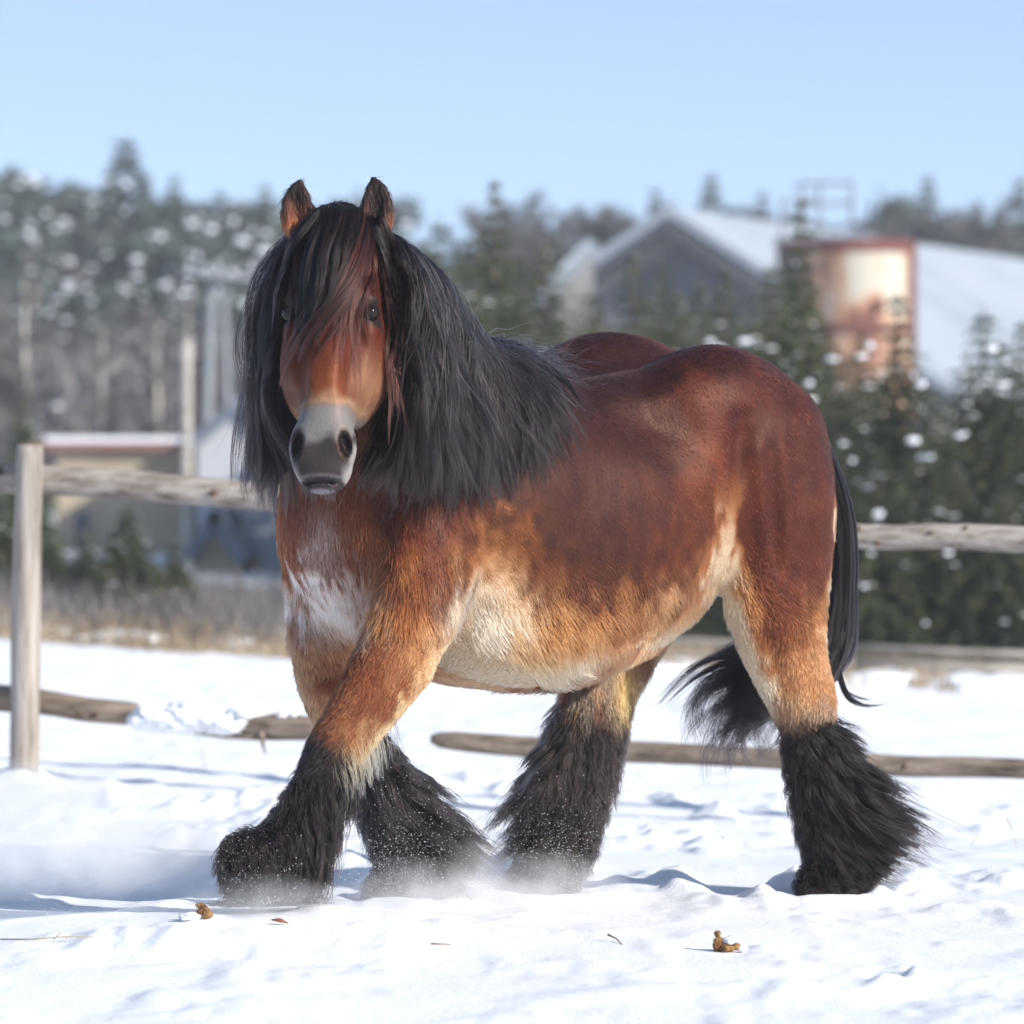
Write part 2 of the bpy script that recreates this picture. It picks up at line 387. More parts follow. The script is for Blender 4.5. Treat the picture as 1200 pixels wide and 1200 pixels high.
for pl, w, dep in [([(890, 530), (893, 600), (897, 650)], 10, .006), ([(918, 530), (921, 600), (920, 650)], 11, .006), ([(800, 440), (830, 500), (838, 560)], 22, .008),
                   ([(700, 560), (690, 640)], 60, .008), ([(470, 620), (470, 690)], 35, .008)]:
    disp += dep * np.exp(-(poly_dist(BPX, BPY, pl) / w) ** 2)
disp *= side
disp += (fbm(BV * 9, 3) - 0.5) * 0.006 * (BV[:, 0] < .85)
BV = BV + BN * disp[:, None]
# ------------------------------------------------------------------ pigment of the coat
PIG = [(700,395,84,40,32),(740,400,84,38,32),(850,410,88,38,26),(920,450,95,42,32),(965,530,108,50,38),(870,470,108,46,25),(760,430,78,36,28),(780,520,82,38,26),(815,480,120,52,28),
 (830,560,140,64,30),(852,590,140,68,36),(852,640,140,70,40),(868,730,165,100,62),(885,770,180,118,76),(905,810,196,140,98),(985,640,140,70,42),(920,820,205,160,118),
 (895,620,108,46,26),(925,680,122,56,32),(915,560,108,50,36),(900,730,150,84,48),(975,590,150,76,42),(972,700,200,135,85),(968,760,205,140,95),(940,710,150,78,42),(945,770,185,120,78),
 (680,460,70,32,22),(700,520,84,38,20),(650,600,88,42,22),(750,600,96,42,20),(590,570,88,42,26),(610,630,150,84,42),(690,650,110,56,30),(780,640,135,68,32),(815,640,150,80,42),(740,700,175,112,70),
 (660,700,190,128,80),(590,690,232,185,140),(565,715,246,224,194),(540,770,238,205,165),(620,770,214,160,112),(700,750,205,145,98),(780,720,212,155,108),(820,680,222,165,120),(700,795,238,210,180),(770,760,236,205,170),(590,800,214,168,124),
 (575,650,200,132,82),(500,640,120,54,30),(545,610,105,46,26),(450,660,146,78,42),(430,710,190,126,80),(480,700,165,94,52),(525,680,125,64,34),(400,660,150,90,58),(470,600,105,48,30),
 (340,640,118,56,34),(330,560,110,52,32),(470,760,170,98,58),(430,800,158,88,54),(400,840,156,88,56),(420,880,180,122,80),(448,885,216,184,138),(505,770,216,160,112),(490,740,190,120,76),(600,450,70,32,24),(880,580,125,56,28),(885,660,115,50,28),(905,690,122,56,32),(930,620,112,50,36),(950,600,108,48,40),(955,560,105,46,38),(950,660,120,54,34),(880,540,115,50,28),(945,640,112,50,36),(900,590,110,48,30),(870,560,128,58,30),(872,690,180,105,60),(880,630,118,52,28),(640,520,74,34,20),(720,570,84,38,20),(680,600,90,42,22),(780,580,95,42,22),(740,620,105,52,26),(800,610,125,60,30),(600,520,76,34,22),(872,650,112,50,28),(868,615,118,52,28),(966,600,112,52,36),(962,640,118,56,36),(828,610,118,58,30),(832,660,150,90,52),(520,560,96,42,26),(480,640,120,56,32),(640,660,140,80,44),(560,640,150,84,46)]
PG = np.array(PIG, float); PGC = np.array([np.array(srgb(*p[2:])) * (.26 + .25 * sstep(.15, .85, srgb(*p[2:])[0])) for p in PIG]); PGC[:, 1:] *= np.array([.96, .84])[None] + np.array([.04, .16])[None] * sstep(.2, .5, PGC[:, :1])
def rbf(px, py, sg=19.0):
    out = np.zeros((len(px), 3)); ws = np.full(len(px), 1e-9)
    for (x, y), c in zip(PG[:, :2], PGC):
        d2 = (px - x) ** 2 + (py - y) ** 2; w = np.exp(-d2 / (2 * sg * sg)) + 1e-3 / (1 + d2 / 400) ** 2; out += w[:, None] * c; ws += w
    return out / ws[:, None]
BLACK = np.array(srgb(24, 20, 21)); BAY = np.array(srgb(128, 62, 40, .5)); TAN = np.array(srgb(205, 150, 105, .6))
KN = {'nh': ((935, 838), (40, 22)), 'fh': ((700, 800), (30, 40)), 'nf': ((405, 862), (38, 20)), 'ff': ((420, 868), (38, 20))}
def nearest_leg(p):
    best = np.full(len(p), 9.0); who = np.zeros(len(p), int); par = np.zeros(len(p))
    for i, k in enumerate(('nh', 'fh', 'nf', 'ff')):
        P = LP[k]
        for j in range(len(P) - 1):
            d = P[j + 1] - P[j]; t = np.clip(((p - P[j]) @ d) / d.dot(d), 0, 1); q = np.linalg.norm(p - P[j] - t[:, None] * d, axis=1)
            m = q < best; best[m] = q[m]; who[m] = i; par[m] = ((j + t) / (len(P) - 1))[m]
    return who, par, best
def headc(p):
    q = p - HP; return q @ Wh, q @ Ah, q @ Nh
def lerp(a, b, t): return a + (b - a) * np.clip(t, 0, 1)[:, None]
def pigment(p):
    n1 = fbm(p * np.array([9, 9, 9]), 3)[:, None] - .5; n2 = fbm(p * 22 + 5, 3) - .5; n3 = fbm(p * np.array([30., 30, 12]) + 9, 2) - .5
    px, py = proj(mirr(p)); nw = 1 - .6 * sstep(790, 840, px)
    n4 = fbm(p * np.array([34., 34, 20]) + 3, 2) - .5; n5 = fbm(p * np.array([16., 16, 11]) + 13, 2) - .5
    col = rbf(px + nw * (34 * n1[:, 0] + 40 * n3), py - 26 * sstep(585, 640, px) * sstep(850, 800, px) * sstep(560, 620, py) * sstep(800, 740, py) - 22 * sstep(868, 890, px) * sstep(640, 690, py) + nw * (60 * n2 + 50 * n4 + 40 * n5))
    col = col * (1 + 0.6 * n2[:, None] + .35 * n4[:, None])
    tq = (p[:, 0] < -.15) * sstep(.05, .12, np.abs(p[:, 1]))
    for pl, w0, w1 in (([(858, 560), (855, 610), (850, 655), (842, 690), (856, 735), (876, 775), (898, 815)], 7.0, 15.0), ([(992, 590), (992, 640), (981, 690), (974, 740)], 6.0, 7.0)):
        dd = poly_dist(px, py, pl) + 26 * n3 + 18 * n4; wv = w0 + (w1 - w0) * sstep(600, 720, py); k_ = sstep(1.6, .5, np.maximum(dd, 0) / wv) * np.where(px < 940, sstep(575, 665, py + 40 * n2), 1)
        col = lerp(col, np.array(srgb(200, 128, 76, .5)), tq * sstep(2.6, 1.2, np.maximum(dd, 0) / wv) * .7 * np.where(px < 940, sstep(545, 620, py), 1)); col = lerp(col, np.array(srgb(238, 212, 176, .55)), tq * k_ * .92)
    ud = np.maximum(sstep(.72, .66, p[:, 2]), sstep(-.55, -.9, grad(p)[:, 2]) * sstep(1.0, .9, p[:, 2])) * (np.abs(p[:, 1]) < .33) * (p[:, 0] < .64) * (p[:, 0] > -.45)
    col = lerp(col, np.array(srgb(226, 196, 160, .55)), ud * sstep(.36, .26, np.abs(p[:, 1])))
    # chest front: pinkish white patch and grey stripe up the underside of the neck
    cx, cy = proj(p); fr = sstep(.46, .60, p[:, 0]) * (p[:, 2] < 1.5)
    col = lerp(col, BAY * .82, fr * sstep(.28, .10, np.abs(p[:, 1] + .0)) * .8)
    w = np.exp(-((cx - 376 + 18 * n2) / 17) ** 2) * sstep(575, 640, cy) * sstep(705, 640, cy)
    col = lerp(col, np.array(srgb(185, 160, 150, .7)), fr * w * .6 * (1 + 1.5 * n3))
    NLW, NLP, _ = nearest_leg(p)
    sk = fbm(p * np.array([70., 70, 16]), 2) - .5; w = np.exp(-((cx - 384 + 60 * n2 + 60 * sk) / 34) ** 2) * sstep(660, 710, cy + 90 * n2 + 120 * sk) * sstep(850, 800, cy) * (1 + 1.2 * sk)
    col = lerp(col, np.array(srgb(238, 222, 212, .75)), fr * (1 - (NLW == 2) * sstep(.12, .30, NLP)) * w * 1.25)
    # legs
    who, par, dist = nearest_leg(p)
    lk = {}
    for i, (kk, cut, soft) in enumerate((('nh', .66, .05), ('fh', .36, .10), ('nf', .585, .07), ('ff', .42, .08))):
        m = who == i; low = m & (p[:, 2] < .78)
        if kk in ('fh', 'ff'):
            z = p[:, 2]; base = lerp(np.tile(BAY, (len(p), 1)), TAN, .5 + 2.5 * n2)
            if kk == 'fh':
                base = lerp(base, np.array(srgb(128, 112, 98, .5)), sstep(.72, .60, z) * (0.8 + 3 * n3) ); cl = .50
                base = lerp(base, np.array(srgb(205, 160, 95, .7)), np.exp(-((cx - 735) / 14) ** 2) * sstep(.45, .55, z) * sstep(.72, .6, z))
            else: cl = .50
            t = sstep(cl + .10, cl - .08, z + .16 * n2 + .1 * n3); c2 = lerp(base, BLACK, t)
            k = m * sstep(.86, .74, z); col = lerp(col, c2, k)
        elif kk == 'nf':
            ln = (cy - 852) - (cx - 372) * .78                  # the black runs higher on the front of the leg
            t = sstep(-16, 16, ln + 50 * n2 + 20 * n3); col = lerp(col, BLACK, t * m * (p[:, 2] < .7))
        else:
            t = sstep(828, 866, cy + 50 * n2 + (cx - 940) * .35); c3 = lerp(col, np.array(srgb(140, 112, 90, .6)), sstep(812, 840, cy + 60 * n3) * .7)
            col = lerp(col, lerp(c3, BLACK, t), m * (p[:, 2] < .75) * 1.0)
    # head
    hw, ht, hn = headc(p); ish = (ht > -.2) & (hn > -.26) & (p[:, 0] > .72) & (np.abs(hw) < .2) & (ht < .8) & (ht > .02 - (hn + .05) * 1.0) | ((ht <= .05) & (p[:, 2] > 1.8) & (np.abs(hw) > .04) & (hn > -.14))
    aw = np.abs(hw)
    hc = np.tile(np.array(srgb(130, 62, 42, .5)), (len(p), 1)) * (1 + .6 * n2[:, None])
    hc = lerp(hc, np.array(srgb(80, 40, 34, .5)), sstep(.30, .16, ht) * .7)
    hc = lerp(hc, np.array(srgb(160, 84, 48, .5)), np.exp(-((ht - .46) / .06) ** 2) * sstep(.075, .04, aw))
    hc = lerp(hc, np.array(srgb(226, 170, 130, .5)), np.exp(-((ht - .44) / .07) ** 2) * sstep(.045, .10, aw) * sstep(-.22, -.06, hn) * (.12 + .55 * sstep(0, .05, hw)))  # pale cheeks; sunlight is painted into the pigment of the sunward one
    hc = lerp(hc, np.array(srgb(230, 190, 150, .6)), np.exp(-((ht - .505 + .04 * n2) / .018) ** 2) * .55)
    hc = hc * .68 * (1 + .7 * (fbm(p * np.array([40., 40, 14]), 3) - .5)[:, None])
    mz = sstep(.500, .535, ht + .05 * n2 - .25 * (aw > .06) * (aw - .06))
    mc = lerp(np.tile(np.array(srgb(150, 146, 143, .5)), (len(p), 1)), np.array(srgb(62, 58, 60, .6)), sstep(.575, .625, ht + .1 * n2))
    mc = lerp(mc, np.array(srgb(220, 214, 214, .5)), sstep(.074, .090, aw + .05 * n2) * (.8 + 1.6 * n3) * sstep(.60, .63, ht) * sstep(.03, -.01, hn))
    mc = lerp(mc, np.array(srgb(225, 215, 212, .75)), sstep(.050, .062, aw) * sstep(.655, .68, ht) * sstep(.712, .705, ht) * sstep(.02, -.03, hn) * .5)
    mc = lerp(mc, np.array(srgb(215, 208, 206, .6)), np.exp(-((ht - .703) / .003) ** 2) * .22); mc = lerp(mc, np.array(srgb(40, 38, 42)), sstep(.706, .709, ht)); mc = lerp(mc, np.array(srgb(200, 195, 198, .7)), sstep(.726, .732, ht) * .6)
    nd_ = ((aw - .062) / .018) ** 2 + ((ht - .622) / .042) ** 2
    mc = lerp(mc, np.array(srgb(16, 13, 15)), sstep(1.5, .8, nd_) * sstep(-.03, 0, hn) * .95)
    hc = lerp(hc, BLACK, sstep(.11, .06, ht) * sstep(.09, .06, aw))
    hc = lerp(hc, mc, mz)
    ed = ((aw - .118) / .036) ** 2 + ((ht - .243) / .038) ** 2
    hc = lerp(hc, np.array(srgb(38, 30, 30)), sstep(1.5, .7, ed) * sstep(-.09, -.05, hn))
    ear = (ht < .035) & (aw > .062)
    wpy = cy
    ec = lerp(np.tile(np.array(srgb(150, 84, 52, .7)), (len(p), 1)), np.array(srgb(30, 22, 22)), sstep(268, 236, wpy + 50 * n2))
    ec = lerp(ec, np.array(srgb(30, 24, 22)), sstep(.48, .66, fbm(p * 45, 2)) * .85)
    BNz = grad(p, .008) @ Nh
    ec = lerp(ec, np.array(srgb(46, 30, 26)), sstep(.35, -.2, BNz))
    hc = lerp(hc, ec, ear * 1.0)
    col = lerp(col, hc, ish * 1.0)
    pl_ = (p[:, 2] > 1.855) * (np.abs(hw) < .075) * (p[:, 0] > .8); col = lerp(col, BLACK, pl_ * 1.0)
    return np.clip(col, .004, .9)
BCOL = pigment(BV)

def coatmat(name, rough, spec, sheen=0.0):
    m, n, b, out = newmat(name)
    at = nd(n, 'ShaderNodeAttribute', attribute_name='pig')
    n.links.new(at.outputs['Color'], b.inputs['Base Color']); b.inputs['Roughness'].default_value = rough; b.inputs['Specular IOR Level'].default_value = spec; b.inputs['Specular Tint'].default_value = (.9, .55, .42, 1)
    tc = nd(n, 'ShaderNodeTexCoord'); no = nd(n, 'ShaderNodeTexNoise', Scale=130, Detail=3); n.links.new(tc.outputs['Object'], no.inputs['Vector'])
    bp = nd(n, 'ShaderNodeBump', Strength=.35, Distance=.004); n.links.new(no.outputs['Fac'], bp.inputs['Height']); n.links.new(bp.outputs[0], b.inputs['Normal'])
    return m
M_coat = coatmat('horse_coat', .48, .28)
horse = tag(bpy.data.objects.new('horse', None), 'heavy bay draft horse with black mane and feathered black legs walking through the snow', 'horse'); C.objects.link(horse)
# the horse frame is a half turn and a bit about the vertical: local x forward, y left, z up
horse.matrix_world = Matrix(((EX[0], EY[0], 0, HO[0]), (EX[1], EY[1], 0, HO[1]), (0, 0, 1, HO[2]), (0, 0, 0, 1)))
me = mesh_np('body', BV, BF)
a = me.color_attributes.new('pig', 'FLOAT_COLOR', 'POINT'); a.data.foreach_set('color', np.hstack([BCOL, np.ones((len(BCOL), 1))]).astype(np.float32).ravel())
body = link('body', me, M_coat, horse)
print('body', time.time() - T0)
# ------------------------------------------------------------------ hair
def hairmat(name, rough=.35, radial=.6, coat=.0):
    m = bpy.data.materials.new(name); m.use_nodes = True; n = m.node_tree; n.nodes.clear()
    out = n.nodes.new('ShaderNodeOutputMaterial'); h = n.nodes.new('ShaderNodeBsdfHairPrincipled'); h.model = 'CHIANG'; h.parametrization = 'COLOR'
    at = n.nodes.new('ShaderNodeAttribute'); at.attribute_name = 'pig'
    n.links.new(at.outputs['Color'], h.inputs['Color']); h.inputs['Roughness'].default_value = rough; h.inputs['Radial Roughness'].default_value = radial
    h.inputs['Random Roughness'].default_value = .3; h.inputs['IOR'].default_value = 1.30 if rough < .4 else 1.35
    n.links.new(h.outputs[0], out.inputs['Surface']); return m
M_hair = hairmat('long_hair', .28, .5); M_fur = hairmat('short_fur', .5, .8)
def curves(name, P, rad, col, mat, parent, root_r=1.0, tip_r=.15):
    """P (N,n,3) strands -> one hair curves object"""
    N, n, _ = P.shape
    hc = bpy.data.hair_curves.new(name); hc.add_curves([n] * N)
    hc.attributes['position'].data.foreach_set('vector', P.astype(np.float32).ravel())
    t = np.linspace(0, 1, n); prof = root_r + (tip_r - root_r) * t ** 2
    r = (np.broadcast_to(rad, (N,))[:, None] * prof[None]).astype(np.float32)
    ra = hc.attributes.get('radius') or hc.attributes.new('radius', 'FLOAT', 'POINT'); ra.data.foreach_set('value', r.ravel())
    ca = hc.attributes.new('pig', 'FLOAT_COLOR', 'CURVE'); ca.data.foreach_set('color', np.hstack([col, np.ones((N, 1))]).astype(np.float32).ravel())
    return link(name, hc, mat, parent)
tri = np.vstack([BF[:, [0, 1, 2]], BF[:, [0, 2, 3]]])
_a, _b, _c = BV[tri[:, 0]], BV[tri[:, 1]], BV[tri[:, 2]]
TAREA = np.linalg.norm(np.cross(_b - _a, _c - _a), axis=1) / 2; TCEN = (_a + _b + _c) / 3; 
def scatter(n, wgt):
    w = TAREA * wgt; w = w / w.sum(); i = rng.choice(len(tri), n, p=w); u = rng.random((n, 2)); f = u.sum(1) > 1; u[f] = 1 - u[f]
    p = _a[i] + (_b[i] - _a[i]) * u[:, :1] + (_c[i] - _a[i]) * u[:, 1:]
    return p, i
def grow(P0, D0, L, n, grav, clear, stiff=.75, wind=None, kink=0.0, kfreq=9.0, ph=None, floor=True):
    """strands that bend with gravity and slide over the horse's surface"""
    N = len(P0); L = np.broadcast_to(L, (N,)); clear = np.broadcast_to(clear, (N,)); grav = np.broadcast_to(grav, (N,))
    out = np.zeros((N, n, 3)); p = P0.copy(); d = norm(D0); out[:, 0] = p; step = (L / (n - 1))[:, None]
    g = np.array([0, 0, -1.0])
    ph = rng.random((N, 3)) * 6.28 if ph is None else ph
    for k in range(1, n):
        t = k / (n - 1)
        d = d * stiff + g * grav[:, None] * (1 - stiff) * 2
        if wind is not None: d = d + wind * (.4 + t)
        kk = kink * min(1, t * 2.5)
        d = norm(d + kk * np.stack([np.sin(t * kfreq + ph[:, 0]), np.sin(t * kfreq * 1.2 + ph[:, 1]), .4 * np.sin(t * kfreq * .8 + ph[:, 2])], 1))
        q = p + d * step
        c = clear * min(1, .15 + 2.2 * t)
        for _ in range(2):
            s_ = sdf(q); m = (s_ < c) & (s_ > -.2)
            if m.any():
                q[m] += grad(q[m]) * (c[m] - s_[m])[:, None]
        if floor is not False: q[:, 2] = np.maximum(q[:, 2], .004 if floor is True else floor)
        nd_ = norm(q - p); d = norm(d * .35 + nd_ * .65); p = p + nd_ * step; out[:, k] = p
    return out
def clump(P, lock, amt=.6, pw=1.2):
    """pull strands of one lock towards its mean towards the tips"""
    n = P.shape[1]; K = lock.max() + 1; t = (np.linspace(0, 1, n) ** pw)[None, :, None] * amt
    cnt = np.bincount(lock, minlength=K)[:, None, None].clip(1)
    M = np.zeros((K, n, 3)); np.add.at(M, lock, P); M /= cnt
    return P + (M[lock] - P) * t
def locks(N, K, spread):
    lk = rng.integers(0, K, N); return lk
# --- mane
EX0 = np.array([[1.0, 0, 0]])
def mane(N, K, sides, srange, seed):
    r = np.random.default_rng(seed)
    ls = r.random(K); lsd = np.where(r.random(K) < sides, 1.0, -1.0); lay = r.random(K) ** 1.2; lkink = r.random((K, 3)) * 6.28; lL = .74 + .34 * r.random(K)
    lk = r.integers(0, K, N)
    s = np.clip(srange[0] + (srange[1] - srange[0]) * (ls[lk] + (r.random(N) - .5) * .035), 0, 1); sd = lsd[lk]
    ix = s * (len(CREST) - 1); i = np.minimum(ix.astype(int), len(CREST) - 2); f = (ix - i)[:, None]
    base = CREST[i] * (1 - f) + CREST[i + 1] * f; tan = norm(CREST[i + 1] - CREST[i]); lat = norm(np.cross(np.array([0, 0, 1.0]), tan)) 
    lat = lat * np.sign(lat[:, 1:2] + 1e-9)          # towards the near side
    p = base + lat * (sd * (.004 + .035 * r.random(N)))[:, None] + np.array([0, 0, -.015])
    for _ in range(3): p = p - grad(p) * (sdf(p) + .002)[:, None]
    L = np.interp(s, [0, .15, .25, .40, .6, .85, 1], [.22, .30, .44, .58, .72, .84, .84]) * lL[lk] * (.66 + .40 * r.random(N) ** .6)
    L = np.where(sd < 0, L * 1.08, L)
    D0 = lat * (sd * np.where(sd < 0, .55, .9))[:, None] + np.array([0, 0, .35]) + tan * (.05 * (1 - s) + .25 * sstep(.6, 1, s))[:, None] + (r.random((N, 3)) - .5) * .25
    wind = np.where(sd[:, None] > 0, EX0 * (.035 * (1 - s) + .11 * sstep(.60, 1, s) * r.random(K)[lk])[:, None] + np.array([[0, .012, 0]]) * (1.3 - s)[:, None], np.array([[-.012, .022, 0]]) * np.ones((N, 1)))
    clear = np.where(sd > 0, .006 + .035 * lay[lk], .008 + .045 * lay[lk]) + .006 * r.random(N)
    P = grow(p, D0, L, 30, .50, clear, .80, wind + (r.normal(size=(K, 3)) * np.array([.03, .03, 0]))[lk], .12, 14.0, lkink[lk] + .5 * r.random((N, 3)))
    m_ = sd > 0; Q = P[m_]; q_ = Q - HP; w_, t_, n_ = q_ @ Wh, q_ @ Ah, q_ @ Nh       # hair of the near side passes behind the cheek
    bl = sstep(.21, .15, w_) * sstep(.66, .56, t_) * (w_ > -.1) * (t_ > .1); Q = Q - (bl * np.maximum(n_ + .20, 0))[..., None] * Nh; P[m_] = Q
    P = clump(P, lk, .72, .7)
    c = np.tile(np.array(srgb(13, 11, 12)), (N, 1)) * (.6 + 1.0 * r.random((N, 1))) * (.6 + .9 * r.random(K))[lk][:, None]
    c = np.where(r.random((N, 1)) < .10, np.array(srgb(66, 46, 38)), c) 
    return P, c, .00075 + .0003 * r.random(N)
def flyaway(P, amt, r):
    n = P.shape[1]; t = np.linspace(0, 1, n)[None, :, None] ** 1.5
    return P + t * (r.random((len(P), 1, 3)) - .5) * amt + t * .012 * np.sin(np.linspace(0, 9, n)[None, :, None] + r.random((len(P), 1, 3)) * 6)
r1 = np.random.default_rng(3)
parts_ = [mane(23000, 900, .88, (.15, 1), 11), mane(10000, 400, 1.0, (.6, 1), 14), mane(9000, 160, .0, (.55, 1.0), 12), mane(1500, 500, .78, (0, 1), 13)]
parts_[3] = (flyaway(parts_[3][0], .22, r1), np.tile(np.array(srgb(70, 56, 50)), (1500, 1)), parts_[3][2] * .8)
MP = np.concatenate([q[0] for q in parts_]); curves('mane', MP, np.concatenate([q[2] for q in parts_]), np.concatenate([q[1] for q in parts_]), M_hair, horse)
print('mane', time.time() - T0)
# --- forelock: guides given down the face, laid on the surface
EZ0 = np.array([0, 0, 1.0]); YHD = to_world(hd(0, .2, .03))[1]
def drape(q, clear):                             # drop points onto the face along its normal
    n = np.full(len(q), .12); base = HP + q[:, :1] * Wh + q[:, 1:] * Ah
    for _ in range(26): n = n - np.clip((sdf(base + n[:, None] * Nh) - clear) * .8, -.05, .05)
    n = np.maximum(n, -.09); return base + n[:, None] * Nh
def forelock():
    Ps, Cs = [], []
    for gi, (G, N, K, s0, s1, br, cl) in enumerate([
        ([(382, 236), (376, 275), (370, 320), (366, 360), (364, 400), (366, 430)], 2600, 46, .026, .024, .04, .022), ([(362, 238), (342, 268), (322, 300), (308, 345), (302, 395), (298, 450)], 1600, 24, .014, .018, .03, .03),
        ([(424, 240), (422, 300), (406, 350), (376, 392), (350, 430), (334, 462)], 1300, 26, .012, .036, .8, .034), ([(430, 240), (454, 290), (470, 345), (476, 400), (478, 455)], 1800, 30, .012, .014, .15, .03),
        ([(436, 250), (452, 318), (464, 370), (462, 430), (466, 480), (474, 545)], 600, 14, .010, .018, .9, .026), ([(404, 234), (408, 280), (402, 325), (390, 368), (378, 415)], 2600, 50, .036, .028, .15, .026),
        ([(426, 250), (428, 312), (420, 365), (416, 420), (424, 490)], 300, 16, .016, .034, .9, .02), ([(442, 245), (462, 300), (478, 350), (482, 420), (478, 480)], 1000, 16, .008, .012, .4, .035), ([(392, 234), (390, 285), (386, 330), (376, 372), (358, 410)], 1300, 24, .03, .026, .2, .035),
        ([(340, 250), (345, 300), (350, 345), (352, 400), (344, 470)], 160, 7, .012, .020, .5, .02)]):
        r = np.random.default_rng(200 + gi); n = 22
        g = np.array([headc(to_local(PT(x, y, YHD))[None])[:2] for x, y in G])[:, :, 0]; g = catmull(g, 8); ti = np.linspace(0, len(g) - 1, n)
        g = np.stack([np.interp(ti, np.arange(len(g)), g[:, j]) for j in (0, 1)], 1); t = np.linspace(0, 1, n); sp = s0 + (s1 - s0) * t
        lk = r.integers(0, K, N); lo = r.normal(size=K) * .8; l2 = r.normal(size=K) * .5; lph = r.random(K) * 6.28; lz = r.random(K)
        w = g[None, :, 0] + sp[None] * (lo[lk][:, None] + l2[lk][:, None] * t[None] + (.14 + .22 * r.random((N, 1)) * t[None]) * r.normal(size=(N, 1)) * .6) + (.010 * t[None] ** .7) * np.sin(t[None] * 10 + lph[lk][:, None] + .6 * r.random((N, 1)))
        w += .004 * np.sin(t[None] * 17 + r.random((N, 1)) * 6.28) * t[None]
        e = (.40 * r.random(K)[lk] + .18 * r.random(N))[:, None]; tt = t[None] * (1 - e) * (n - 1); i = np.minimum(tt.astype(int), n - 2); f = tt - i
        w = np.take_along_axis(w, i, 1) * (1 - f) + np.take_along_axis(w, i + 1, 1) * f; y = g[:, 1][i] * (1 - f) + g[:, 1][i + 1] * f + r.normal(size=(N, 1)) * .006
        clear = (.002 + (cl * lz[lk][:, None] + .004 * r.random((N, 1))) * np.minimum(1, .2 + 2 * t[None]))
        P = drape(np.stack([w.ravel(), y.ravel()], 1), clear.ravel()).reshape(N, n, 3)
        P[:, 1:-1] = .25 * P[:, :-2] + .5 * P[:, 1:-1] + .25 * P[:, 2:]
        P = clump(P, lk, .35, 1.0)
        c = np.where(r.random((N, 1)) < br, np.array(srgb(70, 36, 29)) * (.5 + .9 * r.random((N, 1))), np.array(srgb(19, 16, 17)) * (.6 + .8 * r.random((N, 1))))
        Ps.append(P.reshape(-1, n, 3)); Cs.append(c)
    return np.concatenate(Ps), np.concatenate(Cs)
P, c = forelock(); curves('forelock', P, .00075, c, M_hair, horse)
# --- tail
def guided(G, N, K, spread, seed, jit=.3, n=28):
    r = np.random.default_rng(seed); g = catmull(G, 8); ti = np.linspace(0, len(g) - 1, n)
    g = np.stack([np.interp(ti, np.arange(len(g)), g[:, j]) for j in range(3)], 1); t = np.linspace(0, 1, n)
    sp = np.interp(t, np.linspace(0, 1, len(spread)), spread)
    lo = r.normal(size=(K, 1, 3)) * .55; l2 = r.normal(size=(K, 1, 3)) * .3; lk = r.integers(0, K, N)
    P = g[None] + sp[None, :, None] * (lo[lk] + l2[lk] * np.sin(t[None, :, None] * 9 + r.random((K, 1, 3))[lk] * 6.28) + r.normal(size=(N, 1, 3)) * jit * .4)
    e = r.random((K,))[lk] * .22 + r.random(N) * .10                       # uneven ends
    tt = t[None] * (1 - e[:, None]) * (n - 1); i = np.minimum(tt.astype(int), n - 2); f = (tt - i)[..., None]
    P = np.take_along_axis(P, i[..., None].repeat(3, 2), 1) * (1 - f) + np.take_along_axis(P, (i + 1)[..., None].repeat(3, 2), 1) * f
    return P
def gp(L): return np.array([hp(*q) for q in L])
TG = [([(935, 470, 0.0), (962, 530, .01), (984, 610, .02), (984, 700, .02), (968, 765, .0), (925, 795, -.02), (880, 800, -.05), (845, 835, -.06), (838, 890, -.06)], 4200, 80, [.015, .02, .024, .026, .045, .07, .085, .09, .08]),
      ([(935, 470, 0.0), (962, 530, .01), (983, 610, .02), (982, 700, .02), (960, 750, .0), (920, 765, -.02), (870, 765, -.05), (815, 785, -.06), (768, 830, -.06)], 900, 14, [.015, .02, .022, .024, .03, .035, .04, .04, .02]),
      ([(935, 470, 0.0), (962, 530, .01), (983, 610, .02), (983, 700, .02), (968, 750, .0), (935, 790, -.02), (890, 800, -.05), (880, 850, -.06), (895, 885, -.06)], 2200, 40, [.015, .02, .024, .026, .04, .05, .06, .06, .06]),
      ([(935, 470, 0.0), (962, 530, .01), (984, 610, .02), (986, 700, .02), (980, 770, .0), (990, 808, -.02), (1010, 822, -.03), (1035, 824, -.03), (1062, 814, -.03)], 170, 4, [.02, .03, .035, .03, .025, .02, .016, .014, .006])]
P = np.concatenate([guided(gp(G), N, K, sp, 40 + i) for i, (G, N, K, sp) in enumerate(TG)])
c = np.array(srgb(18, 15, 16)) * (.5 + .9 * rng.random((len(P), 1)))
curves('tail', P, .0008, c, M_hair, horse)
# --- feathers on the four lower legs
who, par, _ = nearest_leg(TCEN); TN = norm(np.cross(_b - _a, _c - _a)); gn = grad(TCEN); TN = np.where((TN * gn).sum(1, keepdims=True) < 0, -TN, TN); TN = norm(TN + .6 * gn)
def wdirl(v): return norm(np.array([v], float) @ HR.T)[0]
names = ('nh', 'fh', 'nf', 'ff')
